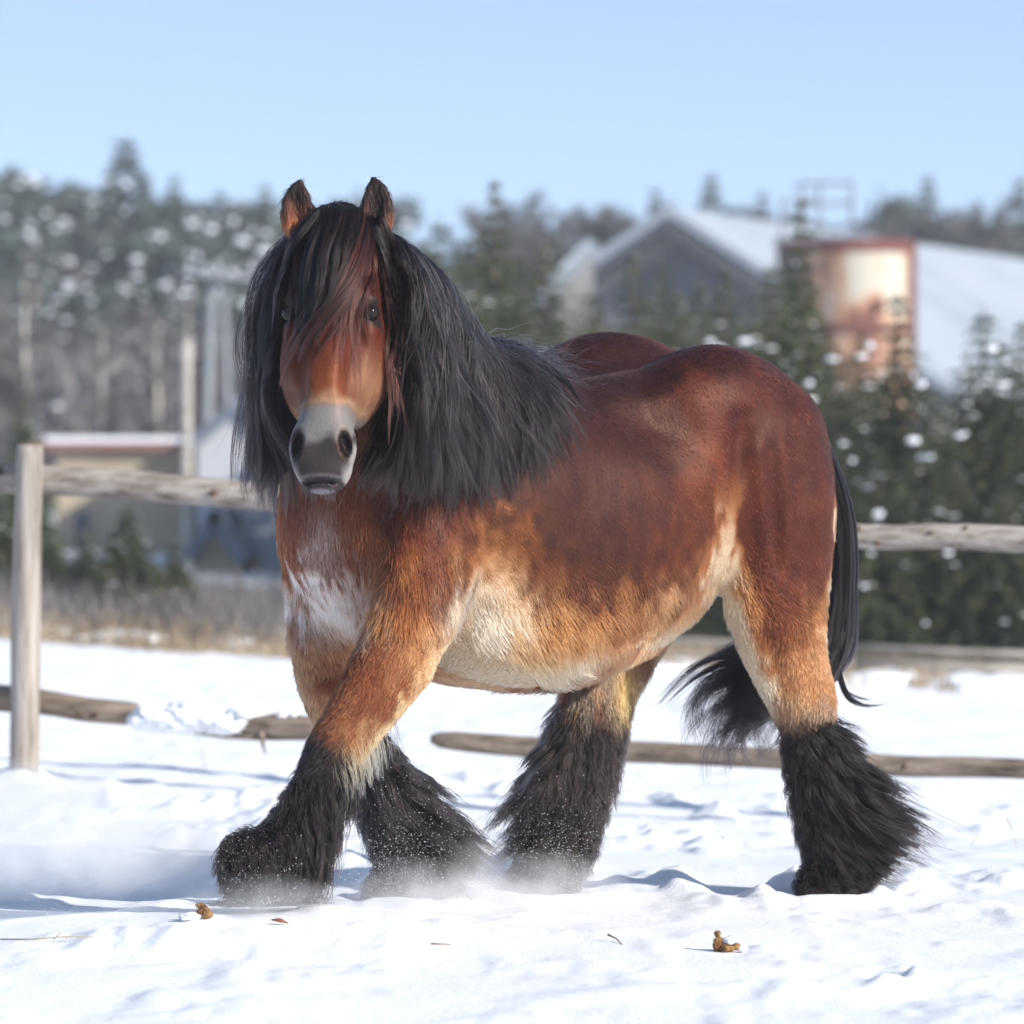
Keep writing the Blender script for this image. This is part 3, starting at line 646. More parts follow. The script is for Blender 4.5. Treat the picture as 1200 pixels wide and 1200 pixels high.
#      z top, count, base length, swept length, sweep (world), facing that carries the sweep (world), sink
FE = {'nh': (.50, 17000,   .05, .195, (.97, .15, -.22), (1, .0, 0)), 'fh': (.56, 16000, .055, .135, (-.80, -.1, -.55), (-1, -.1, 0)),
      'nf': (.44, 14000, .06, .13, (-.12, -.1, -1), (.3, 0, -.9)), 'ff': (.50, 17000, .055, .175, (.92, .1, -.35), (1, .0, 0))}
for i, k in enumerate(names):
    zt, N, L0, L1, sw, fc = FE[k]; sw = wdirl(sw); fc = wdirl(fc); r = np.random.default_rng(60 + i)
    wg = (who == i) * sstep(zt + .03, zt - .10, TCEN[:, 2]) * (.35 + 1.3 * sstep(-.2, .8, TN @ fc)) * (TCEN[:, 2] > .03)
    p, ti = scatter(N, wg); nn = TN[ti]; face = sstep(-.15, .75, nn @ fc)
    cell = np.floor(p / .024).astype(int); key = (cell[:, 0] * 73856093 ^ cell[:, 1] * 19349663 ^ cell[:, 2] * 83492791); _, lk = np.unique(key, return_inverse=True); K = lk.max() + 1
    lL = (.75 + .5 * r.random(K))[lk]; ld = (r.normal(size=(K, 3)) * .22)[lk]; lp = r.random((K, 3)) * 6.28
    up = sstep(zt, zt - .22, p[:, 2])
    L = (L0 * (.6 + .6 * up) + L1 * face * (.35 + .65 * up)) * lL * (.8 + .35 * r.random(N))
    L = L * np.interp(p[:, 2], [0, .06, .16, .28, .40, .5], [.45, .50, .72, 1.05, 1.3, .9])
    L = np.minimum(L, .03 + .95 * p[:, 2] + (.05 if k == 'nf' else 0))
    if k == 'ff': L = L * sstep(.56, .40, p[:, 2])
    fly = r.random(N) < .09; L = np.where(fly, L * 1.3, L)
    D0 = nn * .6 + sw * (.25 + 1.1 * face)[:, None] + np.array([0, 0, -.6]) * (1.1 - .8 * face)[:, None] + ld
    wind = sw * (.15 * face)[:, None]
    P = grow(p, D0, L, 14, .75 - .55 * face, .003 + .018 * r.random(N), .86, wind, .20, 8, lp[lk] + .9 * r.random((N, 3)), .085 if k == 'nf' else .006)
    P = np.where(fly[:, None, None], P, clump(P, lk, .42, 1.1))
    c = np.array(srgb(16, 13, 13) if k in ('nh', 'nf') else srgb(34, 31, 31)) * (.5 + .9 * r.random((N, 1)))
    if k == 'fh': c = c * (1 + 2.2 * sstep(.34, .52, p[:, 2] + .10 * r.normal(size=N)) * sstep(.35, .6, fbm(p * 16, 2)))[:, None] * np.array([[1.12, 1, .88]])
    c = np.where(r.random((N, 1)) < (.18 if k == 'nf' else .08), np.array(srgb(52, 34, 28)), c)
    curves('feather', P, .0008, c, M_hair, horse)
    if k == 'nf':                                  # pale fringe at the back of the forearm
        wg = (who == i) * np.exp(-((TCEN[:, 2] - .47) / .05) ** 2) * sstep(.1, .7, TN @ wdirl((1, 0, 0)))
        p, ti = scatter(260, wg); r2 = np.random.default_rng(5)
        cell = np.floor(p / .03).astype(int); _, lk = np.unique(cell @ np.array([1, 100, 10000]), return_inverse=True)
        P = grow(p, TN[ti] * .5 + wdirl((.35, 0, -1)), .09 * (.5 + .9 * r2.random(260)), 10, .5, .01, .8, None, .1, 7)
        P = clump(P, lk, .8); curves('fringe', P, .0007, np.array(srgb(222, 190, 140, .6)) * (.7 + .5 * r2.random((260, 1))), M_hair, horse)
print('feathers', time.time() - T0)
# --- the short coat
N = 280000
hw, ht, hn = headc(TCEN); headm = (ht > 0) & (TCEN[:, 0] > .72) & (hn > -.24) & (np.abs(hw) < .2) & (ht < .8) & (TCEN[:, 2] > 1.1)
wg = np.where(headm, .6, 1.0) * np.where(TCEN[:, 2] < .30, .3, 1) * np.where(TCEN @ EY * 0 + TN @ (np.array([0, -1.0, 0]) @ HR.T) > -.25, 1.0, .45)
p, ti = scatter(N, wg); nn = TN[ti]; hm = headm[ti]; who_, par_, dist_ = who[ti], par[ti], None
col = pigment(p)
flow = np.tile(np.array([-.55, 0, -.8]), (N, 1)); front = p[:, 0] > .6; flow[front] = [-.1, 0, -1]
legm = (p[:, 2] < .8) & (par_ > .15); flow[legm] = [0, 0, -1]
nfm = legm & (who_ == 2); flow[nfm] = norm(LP['nf'][-8] - LP['nf'][8])
flow[hm] = Ah
sn = fbm(p * 7, 2)[:, None] - .5; s2 = fbm(p * 7 + 20, 2)[:, None] - .5
flow = norm(flow + np.hstack([sn, s2, sn * s2]) * 1.3); flow = norm(flow - nn * (flow * nn).sum(1, keepdims=True))
belly = sstep(1.02, .78, p[:, 2]); 
L = .014 + .022 * belly + .012 * sstep(.5, .7, p[:, 0]) * (~hm); L = np.where(legm, .020 + .014 * sstep(.6, .4, p[:, 2]), L)
L = np.where(legm & (who_ == 1), .042, L); L = np.where(p[:, 0] < -.5, np.minimum(L, .022), L); L = np.where(hm, .006, L)
L = L + .022 * sstep(.74, .66, p[:, 2]) * (~legm) * (p[:, 0] < .5); L = L * (.6 + .7 * rng.random(N))
lift = (.11 + .34 * belly + .2 * (legm & (who_ == 1)))[:, None] * (.4 + 1.2 * rng.random((N, 1)))
n = 4; t = np.linspace(0, 1, n)
d0 = norm(flow + nn * lift + (rng.random((N, 3)) - .5) * .35)
P = p[:, None] - nn[:, None] * .001 + d0[:, None] * (L[:, None] * t[None])[..., None] - (nn * (lift * .35))[:, None] * (L[:, None] * t[None] ** 2)[..., None]
P[:, :, 2] = np.maximum(P[:, :, 2], .003)
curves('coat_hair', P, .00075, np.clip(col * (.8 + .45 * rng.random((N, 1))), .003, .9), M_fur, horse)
print('coat', time.time() - T0)
# --- whiskers on the chin, eyes
r = np.random.default_rng(9); N = 45
p = np.array([hd((r.random() - .5) * .07, .722 + .006 * r.random(), -.03 - .04 * r.random()) for _ in range(N)])
P = p[:, None] + (norm(Ah + (r.random((N, 3)) - .5) * .8) * (.02 + .02 * r.random((N, 1))))[:, None] * np.linspace(0, 1, 5)[None, :, None]
curves('whiskers', P, .0005, np.tile(np.array(srgb(40, 34, 34)), (N, 1)), M_hair, horse)
me_eye, ne, be, _ = newmat('eye_gloss'); be.inputs['Base Color'].default_value = (.010, .006, .005, 1); be.inputs['Roughness'].default_value = .07; be.inputs['Specular IOR Level'].default_value = .25
me_lid = noisy('eyelid_skin', [srgb(30, 24, 25), srgb(52, 40, 38)], 60, .45, .2)
import bmesh
for s in (-1, 1):
    bm = bmesh.new(); bmesh.ops.create_uvsphere(bm, u_segments=24, v_segments=16, radius=.0255)
    me = bpy.data.meshes.new('eye'); bm.to_mesh(me); bm.free(); me.polygons.foreach_set('use_smooth', np.ones(len(me.polygons), bool))
    ec_ = hd(.1045 * s, .245, -.009); e = link('eye', me, me_eye, horse); e.location = ec_
# ------------------------------------------------------------------ snow field
FEET = [to_world(LP[k][-1]) for k in ('nh', 'fh', 'ff')]
def snow_h(x, y):
    x = np.asarray(x, float); y = np.asarray(y, float); z = ground_z(x, y)
    P = np.stack([x, y, np.zeros_like(x)], -1)
    near = sstep(60, 26, y)
    z = z + near * (0.050 * (fbm(P * np.array([.8, .55, 1]), 3) - .5) + 0.022 * (fbm(P * np.array([3.1, 2.0, 1]) + 3, 3) - .5))
    mid = sstep(13.4, 14.6, y) * sstep(24, 20, y) 
    lump = np.maximum(fbm(P * np.array([6, 3.0, 1]) + 9, 3) - .48, 0) ** 1.3 * 1.6
    z = z + near * lump * (.04 + .13 * mid * sstep(.42, .62, fbm(P * np.array([.9, .7, 1]) + 30, 2)))
    br = np.exp(-((x - 1.05) / .33) ** 2 - ((y - 11.9) / .35) ** 2); br2 = np.exp(-((x + .95) / .25) ** 2 - ((y - 12.75) / .22) ** 2)
    z = z + (br + br2) * (.12 * lump + .035 * (fbm(P * 9 + 50, 3) - .5) - .01)
    z = z + .020 * np.exp(-((y - 11.6 - .3 * np.sin(x * 1.3)) / .13) ** 2) * sstep(-.2, .4, x) - .012 * np.exp(-((y - 12.2 + .2 * np.sin(x * 2)) / .15) ** 2)
    for f in FEET:                              # snow pushed up round the hooves
        d = np.hypot(x - f[0], (y - f[1])); z = z + .03 * np.exp(-((d - .17) / .06) ** 2) * (.4 + 1.2 * fbm(P * 12 + 4, 2))
    z = z + .09 * np.exp(-((x + 1.97) / .10) ** 2 - ((y - 19.85) / .25) ** 2) * .6
    return z
def spaced(a, b, d0, lo, hi, g):
    c = list(np.arange(a, b, d0)); s_ = d0
    while c[-1] < hi: s_ *= g; c.append(c[-1] + s_)
    s_ = d0
    while c[0] > lo: s_ *= g; c.insert(0, c[0] - s_)
    return np.array(c)
gx = spaced(-1.9, 1.9, .0125, -200, 200, 1.09); 
gy = [10.6]; 
while gy[-1] < 380: gy.append(gy[-1] + max(.016 * (gy[-1] / 11) ** 2.2, .016) if gy[-1] < 40 else gy[-1] * 1.06)
s_ = .02
while gy[0] > -60: s_ *= 1.2; gy.insert(0, gy[0] - s_)
gy = np.array(gy); GX, GY = np.meshgrid(gx, gy)
GZ = snow_h(GX, GY); V = np.stack([GX, GY, GZ], -1).reshape(-1, 3); nx, ny = len(gx), len(gy)
q = (np.arange(ny - 1)[:, None] * nx + np.arange(nx - 1)[None]).ravel(); F = np.stack([q, q + 1, q + nx + 1, q + nx], 1)
m, n, b, _ = newmat('snow'); tc = nd(n, 'ShaderNodeTexCoord')
n1 = nd(n, 'ShaderNodeTexNoise', Scale=38, Detail=6, Roughness=.7); n.links.new(tc.outputs['Object'], n1.inputs['Vector'])
n2 = nd(n, 'ShaderNodeTexNoise', Scale=260, Detail=2); n.links.new(tc.outputs['Object'], n2.inputs['Vector'])
ad = nd(n, 'ShaderNodeMath', operation='MULTIPLY_ADD'); n.links.new(n2.outputs['Fac'], ad.inputs[0]); ad.inputs[1].default_value = .25; n.links.new(n1.outputs['Fac'], ad.inputs[2])
bp = nd(n, 'ShaderNodeBump', Strength=.45, Distance=.012); n.links.new(ad.outputs[0], bp.inputs['Height']); n.links.new(bp.outputs[0], b.inputs['Normal'])
n3 = nd(n, 'ShaderNodeTexNoise', Scale=1.1, Detail=5); n.links.new(tc.outputs['Object'], n3.inputs['Vector'])
cr = nd(n, 'ShaderNodeValToRGB'); n.links.new(n3.outputs['Fac'], cr.inputs[0]); cr.color_ramp.elements[0].color = (.82, .84, .87, 1); cr.color_ramp.elements[1].color = (.88, .89, .91, 1)
n.links.new(cr.outputs[0], b.inputs['Base Color']); b.inputs['Roughness'].default_value = .65; b.inputs['Specular IOR Level'].default_value = .25
M_snow = m
g = link('snow_ground', mesh_np('snow_ground', V, F), M_snow); tag(g, 'deep white snow covering the paddock', kind='structure')
print('ground', len(V), time.time() - T0)
def on_snow(px, py):
    Y = np.linspace(10.6, 45, 5000); X = (px - 600) / FPX * Y; z = snow_h(X, Y); row = HOR + FPX * (CAMZ - z) / Y
    i = np.argmax(row < py); return np.array([X[i], Y[i], z[i]])

# ------------------------------------------------------------------ timber fence behind the horse
M_rail = noisy('weathered_rail', [srgb(104, 90, 78, .6), srgb(182, 170, 158, .65), srgb(214, 204, 194, .68)], 12, .85, .5, 70, stretch=(.25, 3, 3))
M_bark = noisy('barked_rail', [srgb(74, 62, 54, .8), srgb(150, 134, 118, .7), srgb(190, 172, 154, .7)], 7, .9, .8, 60, stretch=(.4, 3, 3))
M_post = noisy('weathered_post', [srgb(120, 106, 94, .6), srgb(196, 184, 172, .6), srgb(222, 212, 204, .65)], 9, .85, .5, 60, stretch=(3, 3, .2))
M_knot = noisy('dark_knot', [srgb(70, 52, 42), srgb(110, 88, 72)], 30, .9, .3)
FY0, FY1 = 19.8, 19.0
def FP(px, py, dy=0): 
    Y = FY0 + (FY1 - FY0) * px / 1200 + dy; return PT(px, py, Y)
fence = tag(bpy.data.objects.new('wooden_fence', None), 'weathered pole fence running behind the horse with one round post at the left', 'fence'); C.objects.link(fence)
def log(name, pts, rad, mat, parent, seed=0, n=14, wob=.16, flat=1.0):
    pts = np.asarray(pts, float); cc = catmull(pts, 8); rr = np.interp(np.linspace(0, 1, len(cc)), np.linspace(0, 1, len(rad)), rad)
    cc[:, 2] += .012 * (fbm(np.stack([cc[:, 0] * 2.2 + seed, 0 * cc[:, 0], 0 * cc[:, 0] + seed], 1), 2) - .5) * (np.ptp(cc[:, 0]) > .5)
    t = norm(np.gradient(cc, axis=0)); up = np.array([0, 0, 1.0]) if abs(t[0][2]) < .7 else np.array([0, 1.0, 0]); V = []
    for i in range(len(cc)):
        u = norm(np.cross(up, t[i])[None])[0]; w = np.cross(t[i], u)
        for k in range(n):
            a = 2 * math.pi * k / n; d = u * math.cos(a) * flat + w * math.sin(a)
            r = rr[i] * (1 + wob * (float(fbm(np.array([cc[i][0] * 3 + math.cos(a) * 1.2 + seed, cc[i][2] * 3 + math.sin(a) * 1.2, seed + .3]), 3)) - .5))
            V.append(cc[i] + d * r)
    F = [(i * n + k, i * n + (k + 1) % n, (i + 1) * n + (k + 1) % n, (i + 1) * n + k) for i in range(len(cc) - 1) for k in range(n)]
    F += [tuple(range(n))[::-1], tuple((len(cc) - 1) * n + k for k in range(n))]
    b = MB(); b.add(V, F); return b.build(name, mat, parent, smooth=True), cc, rr
r = np.random.default_rng(17)
def knots(cc, rr, parent, num, rk=1.0, seed=1):
    num = num // 2
    r = np.random.default_rng(seed)
    for j in range(num):
        i = r.integers(2, len(cc) - 2); a = r.uniform(-.9, .9); d = np.array([0, -math.cos(a), math.sin(a)]); rk = r.uniform(.5, 1.3)
        b = MB(); c0 = cc[i] + d * rr[i] * .90; b.tube([c0, c0 + d * rr[i] * .13, c0 + d * rr[i] * .17 + [.01, 0, 0]], np.array([.30, .2, .08]) * rr[i] * rk, 7); b.build('knot', M_knot, parent, smooth=True)
p_, cc, rr = log('post', [FP(28, 935, -.07), FP(30, 740, -.07), FP(32, 640, -.07), FP(35, 521, -.07)], [.062, .060, .056, .052], M_post, fence, 3, wob=.16)
b = MB(); b.tube([FP(35, 521.5, -.07), FP(35, 518, -.07)], [.051, .040], 14); b.build('post_top', M_knot, fence, smooth=False)
knots(cc, rr, p_, 0)
p_, cc, rr = log('post', [FP(694, 960, .12), FP(694, 560, .12)], [.06, .055], M_post, fence, 5)
for pts, rad, kn in [([(-260, 536), (0, 560), (150, 568), (300, 581), (620, 597), (700, 603)], [.066, .064, .060, .056, .053, .050], 14), ([(690, 612), (1005, 629), (1100, 629), (1205, 634), (1500, 652)], [.05, .049, .05, .052, .052], 12)]:
    p_, cc, rr = log('rail', [FP(x, y, .045 if x > 60 or len(rad) == 5 else .045) for x, y in pts], rad, M_rail, fence, kn, flat=.8)
    knots(cc, rr, p_, kn, 1.0, kn)
# lower poles
for pts, rad, kn, sd in [([(-240, 800), (0, 819), (60, 826), (100, 832), (160, 838)], [.055, .054, .05, .050, .046], 8, 2), ([(505, 866), (530, 868), (640, 876), (760, 882), (920, 889), (1060, 898), (1205, 902), (1500, 925)], [.018, .040, .044, .042, .041, .041, .042, .042], 16, 4)]:
    p_, cc, rr = log('rail', [FP(x, y, .04) for x, y in pts], rad, M_bark, fence, sd, wob=.32); knots(cc, rr, p_, kn, 1.0, sd)
# thin slat left of the broken pole, and the splintered piece half under snow
b = MB(); b.tube([FP(x, y, .05) for x, y in [(158, 846), (210, 854), (260, 860), (300, 862), (360, 862)]], [.014, .014, .020, .022, .020], 8, wob=.5); b.build('rail', M_bark, fence, smooth=True)
brk = tag(bpy.data.objects.new('broken_pole', None), 'splintered grey pole lying half buried in snow left of the horse\'s front legs', 'log'); C.objects.link(brk)
p_, cc, rr = log('log_piece', [FP(x, y, -.02) for x, y in [(283, 857), (295, 852), (320, 850), (350, 851), (420, 856)]], [.012, .032, .044, .042, .04], M_bark, brk, 8, wob=.5)
b = MB(); b.tube([FP(306, 858, -.05), FP(308, 872, -.06), FP(311, 884, -.05)], [.014, .009, .003], 6); b.build('splinter', M_bark, brk, smooth=True)
for x0, y0, x1, y1 in ((290, 846, 300, 838), (318, 840, 330, 835), (296, 862, 280, 866), (340, 842, 352, 838)):
    b = MB(); b.tube([FP(x0, y0, -.04), FP(x1, y1, -.05)], [.012, .003], 5); b.build('splinter', M_bark, brk)
def blob(name, c, r3, seed, mat, parent=None, amp=.35, sub=3, fr=2.2):
    bm = bmesh.new(); bmesh.ops.create_icosphere(bm, subdivisions=sub, radius=1); V = np.array([v.co[:] for v in bm.verts]); F = [[v.index for v in f.verts] for f in bm.faces]; bm.free()
    V = V * (1 + amp * (fbm(V * fr + seed * 3.1, 3) - .5)[:, None] * 2) * np.array(r3) + np.array(c)
    me = bpy.data.meshes.new(name); me.from_pydata(V.tolist(), [], F); me.polygons.foreach_set('use_smooth', np.ones(len(F), bool)); return link(name, me, mat, parent)
h1 = tag(bpy.data.objects.new('snow_heap', None), 'heap of snow lying over the gap between the two lower poles', 'snow heap'); C.objects.link(h1)
for j, (px, py, rx, rz) in enumerate([(190, 842, .13, .055), (232, 838, .12, .060), (262, 845, .12, .055), (170, 842, .06, .05), (212, 846, .12, .05), (285, 836, .07, .03)]):
    blob('snow_lump', FP(px, py, -.02), (rx, .09, rz), j, M_snow, h1, .4, 4, 3)
# snow caps on the rails
for j, (px, py, rx) in enumerate([(330, 839, .03), (344, 838, .02)]): blob('snow_lump', FP(px, py, -.03), (rx, .03, .012), 30 + j, M_snow, brk)

# ------------------------------------------------------------------ things lying in the snow
M_dung = noisy('dried_clod', [srgb(70, 46, 28), srgb(130, 92, 52), srgb(176, 140, 88)], 45, .9, .9, 120)
M_leaf = noisy('brown_leaf', [srgb(92, 52, 34), srgb(150, 96, 62)], 40, .7, .4)
M_straw = noisy('straw', [srgb(150, 120, 78), srgb(196, 170, 124)], 30, .8, .2)
def clod(px, py, pieces, label, parts_label=None):
    p = on_snow(px, py); t = tag(bpy.data.objects.new('clod', None), label, 'clod', 'clods lying in the snow'); C.objects.link(t); t.location = p
    for j, (dx, dz, rx, rz, mt) in enumerate(pieces):
        o = blob('lump' if mt is M_dung else 'snow_lump', (dx, -.01 * (j % 2), dz), (rx, rx * .8, rz), j + px, mt, t, .55, 3, 2.6)
    return t
clod(238, 1077, [(0, .020, .016, .018, M_dung), (.012, .012, .013, .012, M_dung), (-.010, .034, .010, .007, M_dung), (-.035, .006, .03, .012, M_snow)], 'small tan clod in the snow in front of the left raised hoof')
clod(850, 1116, [(-.018, .018, .014, .022, M_dung), (.006, .010, .020, .011, M_dung), (-.020, .046, .009, .009, M_dung), (.028, .014, .012, .010, M_dung), (.014, .028, .02, .012, M_snow), (.042, .010, .014, .01, M_snow)], 'crumbling tan clod topped with snow in the open foreground at the right')
def leafthing(px, py, L, label, name='dead_leaf', mat=M_leaf):
    p = on_snow(px, py); b = MB(); n = 7
    V = []; 
    for i in range(n):
        t = i / (n - 1); w = L * .32 * math.sin(math.pi * min(max(t, .04), .97)); x = (t - .5) * L; z = .010 + .010 * math.sin(t * 3)
        V += [[x, -w * .5, z + .004], [x, 0, z + .008], [x, w * .5, z]]; 
    V = np.array(V); F = []
    for i in range(n - 1):
        for k in range(2): a = i * 3 + k; F.append((a, a + 1, a + 4, a + 3))
    b.add(V, F); V2 = V.copy(); V2[:, 2] -= .0015; b.add(V2, [f[::-1] for f in F]); o = b.build(name, mat, smooth=True); o.location = p; o.rotation_euler = (math.radians(55), math.radians(12), 0)
    tag(o, label, 'leaf')
leafthing(327, 1084, .045, 'curled brown leaf lying in the snow below the raised hoof')
def twig(pts, rad, label, name='twig', mat=M_straw, cat='twig', group=None, lift=.004):
    P = []
    for q in pts:
        w = on_snow(q[0], q[1] if len(q) < 3 else q[2]); 
        P.append(PT(q[0], q[1], w[1]) + [0, 0, lift])
    b = MB(); b.tube(np.array(P), np.linspace(rad, rad * .4, len(P)), 5); o = b.build(name, mat, smooth=True); tag(o, label, cat, group)
twig([(0, 1103, 1104), (40, 1103, 1105), (72, 1100, 1105), (110, 1100, 1102)], .0022, 'long pale straw lying on the snow at the lower left corner', 'straw', cat='straw')
twig([(62, 1104, 1104), (70, 1095, 1104), (78, 1103, 1104)], .0014, 'short bent straw crossing the long one at the lower left', 'straw', cat='straw')
twig([(712, 1097, 1104), (722, 1102, 1104), (730, 1110, 1108)], .003, 'short dark twig in the snow between the clod and the front legs', mat=M_leaf)
twig([(505, 1108, 1108), (528, 1109, 1109)], .002, 'tiny dark twig lying below the far front leg', mat=M_leaf)
twig([(1138, 992, 992), (1144, 983, 992), (1148, 978, 992)], .0016, 'short dry stalk sticking out of the snow at the right, the lower of two', 'stalk', cat='stalk')
twig([(1180, 960, 996), (1187, 975, 996), (1192, 996, 996)], .002, 'tall leaning dry stalk sticking out of the snow at the right edge', 'stalk', cat='stalk')
twig([(612, 912, 915), (600, 890, 915), (590, 884, 915)], .002, 'bent dry stem standing just below the pole between the legs', 'stalk', cat='stalk')
twig([(240, 905, 905), (236, 880, 905), (230, 862, 905)], .0016, 'thin dry stem rising in front of the snow heap', 'stalk', cat='stalk')

# ------------------------------------------------------------------ kicked-up powder snow
M_grain, _n, _b, _o = newmat('snow_grain'); _b.inputs['Base Color'].default_value = (.88, .9, .93, 1); _b.inputs['Roughness'].default_value = .5
r = np.random.default_rng(88); gv = []
def grains(px, py, Y, sx, sy, sY, N, lo=.0003, hi=.0011):
    p = np.stack([r.normal(px, sx, N), py + r.normal(0, sy, N), r.normal(Y, sY, N)], 1)
    w = np.stack([(p[:, 0] - 600) / FPX * p[:, 2], p[:, 2], CAMZ + (HOR - p[:, 1]) / FPX * p[:, 2]], 1)
    k = w[:, 2] > ground_z(w[:, 0], w[:, 1]) - .01; w = w[k]; gv.append(np.hstack([w, (lo + (hi - lo) * r.random((len(w), 1)) ** 3)]))
fY = lambda k: to_world(LP[k][-2])[1]
grains(475, 1035, fY('ff') - .20, 45, 32, .06, 3600); grains(500, 970, fY('ff') - .22, 40, 40, .06, 900)
grains(650, 1015, fY('fh') - .20, 42, 38, .07, 3600); grains(310, 1050, fY('nf') - .16, 40, 20, .05, 900); grains(270, 1000, fY('nf') - .12, 30, 30, .08, 400)
grains(90, 985, 13.4, 90, 45, .3, 5200, .0004, .0012); grains(300, 1060, 13.0, 120, 10, .15, 900); grains(600, 1070, 13.4, 180, 10, .15, 1300)
G = np.vstack(gv); T = np.array([[1, 1, 1], [1, -1, -1], [-1, 1, -1], [-1, -1, 1]]) / 1.2
V = (G[:, None, :3] + T[None] * G[:, None, 3:4] * (.7 + .6 * r.random((len(G), 4, 1)))).reshape(-1, 3); i4 = np.arange(len(G))[:, None] * 4
F = np.concatenate([i4 + np.array([a]) for a in ((0, 1, 2), (0, 3, 1), (0, 2, 3), (1, 3, 2))])
tag(link('flying_snow_grains', mesh_np('flying_snow_grains', V, F, False), M_grain), 'fine snow grains kicked up round the hooves', kind='stuff')
m = bpy.data.materials.new('snow_powder'); m.use_nodes = True; n = m.node_tree; n.nodes.clear()
out = n.nodes.new('ShaderNodeOutputMaterial'); vp = n.nodes.new('ShaderNodeVolumePrincipled'); vp.inputs['Color'].default_value = (1, 1, 1, 1); vp.inputs['Anisotropy'].default_value = .2
tc = n.nodes.new('ShaderNodeTexCoord'); no = nd(n, 'ShaderNodeTexNoise', Scale=7.0, Detail=3); n.links.new(tc.outputs['Object'], no.inputs['Vector'])
mr = nd(n, 'ShaderNodeMapRange'); mr.inputs['From Min'].default_value = .34; mr.inputs['From Max'].default_value = .72; mr.inputs['To Max'].default_value = 9.0; n.links.new(no.outputs['Fac'], mr.inputs['Value'])
# thins out away from each puff's middle: distance is stored as the puffs' own coordinates
uvn = nd(n, 'ShaderNodeVectorMath', operation='LENGTH'); n.links.new(tc.outputs['Generated'], uvn.inputs[0])
mp = nd(n, 'ShaderNodeMapping'); mp.inputs['Location'].default_value = (-1, -1, -1); mp.inputs['Scale'].default_value = (2, 2, 2); n.links.new(tc.outputs['Generated'], mp.inputs[0]); n.links.new(mp.outputs[0], uvn.inputs[0])
m2 = nd(n, 'ShaderNodeMapRange'); m2.inputs['From Min'].default_value = 1.0; m2.inputs['From Max'].default_value = .25; m2.inputs['To Max'].default_value = 1.0; n.links.new(uvn.outputs['Value'], m2.inputs['Value'])
mu = nd(n, 'ShaderNodeMath', operation='MULTIPLY'); n.links.new(mr.outputs[0], mu.inputs[0]); n.links.new(m2.outputs[0], mu.inputs[1]); n.links.new(mu.outputs[0], vp.inputs['Density'])
n.links.new(vp.outputs[0], out.inputs['Volume']); m.cycles.volume_step_rate = 1.0
for (px, py, Y, rx, ry, rz) in [(480, 1050, fY('ff') - .2, .26, .16, .12), (635, 1045, fY('fh') - .2, .30, .17, .13), (560, 1055, 13.6, .3, .2, .08), (300, 1060, fY('nf') - .12, .26, .14, .09), (60, 1000, 13.4, .6, .3, .14), (560, 1020, 13.7, .12, .1, .10), (150, 990, 13.3, .42, .2, .16), (20, 950, 13.6, .4, .25, .16)]:
    o = blob('powder_snow', (0, 0, 0), (rx, ry, rz), px, m, None, 0, 2); o.location = PT(px, py, Y); tag(o, 'thin cloud of powder snow hanging round the hooves', kind='stuff')
print('props', time.time() - T0)
# ------------------------------------------------------------------ trees
def soup(name, Vs, mats, parent, mi=None):
    V = np.concatenate(Vs).astype(np.float32); F = np.arange(len(V)).reshape(-1, 3)
    me = mesh_np(name, V, F, False)
    for q in (mats if isinstance(mats, list) else [mats]): me.materials.append(q)
    if mi is not None: me.polygons.foreach_set('material_index', mi.astype(np.int32))
    o = bpy.data.objects.new(name, me); C.objects.link(o); o.parent = parent; return o
def tuft(c, d, L, wid, r, k):
    """k thin triangles fanning from each centre c along d; all arrays (n,3)"""
    n = len(c); c = np.repeat(c, k, 0); d = np.repeat(d, k, 0); L = np.repeat(np.broadcast_to(L, (n,)), k)[:, None]
    dd = norm(d + r.normal(size=c.shape) * .45); s_ = norm(np.cross(dd, r.normal(size=c.shape))) * wid * L
    return np.stack([c - s_, c + s_, c + dd * L * (.6 + .8 * r.random((len(c), 1)))], 1).reshape(-1, 3)
def leafmat(name, cols, scale=2.5):
    m = noisy(name, cols, scale, .75, 0, 10, spec=.2); return m
M_needle = leafmat('spruce_needles', [(.030, .042, .022), (.070, .085, .036), (.15, .15, .065)])
M_needle2 = leafmat('pine_needles', [(.050, .078, .066), (.095, .125, .105), (.19, .215, .20)], .8)
M_twigs = leafmat('bare_twigs', [(.085, .074, .070), (.15, .135, .130), (.24, .225, .22)], .7)
M_trunk = noisy('tree_bark', [(.07, .05, .04), (.14, .11, .09)], 6, .9, .6)
M_birch = noisy('birch_bark', [(.22, .19, .15), (.50, .46, .40), (.62, .58, .52)], 5, .8, .2, stretch=(1, 1, 3))
M_snowc = noisy('branch_snow', [(.80, .83, .88), (.86, .88, .9)], 20, .6, .2)
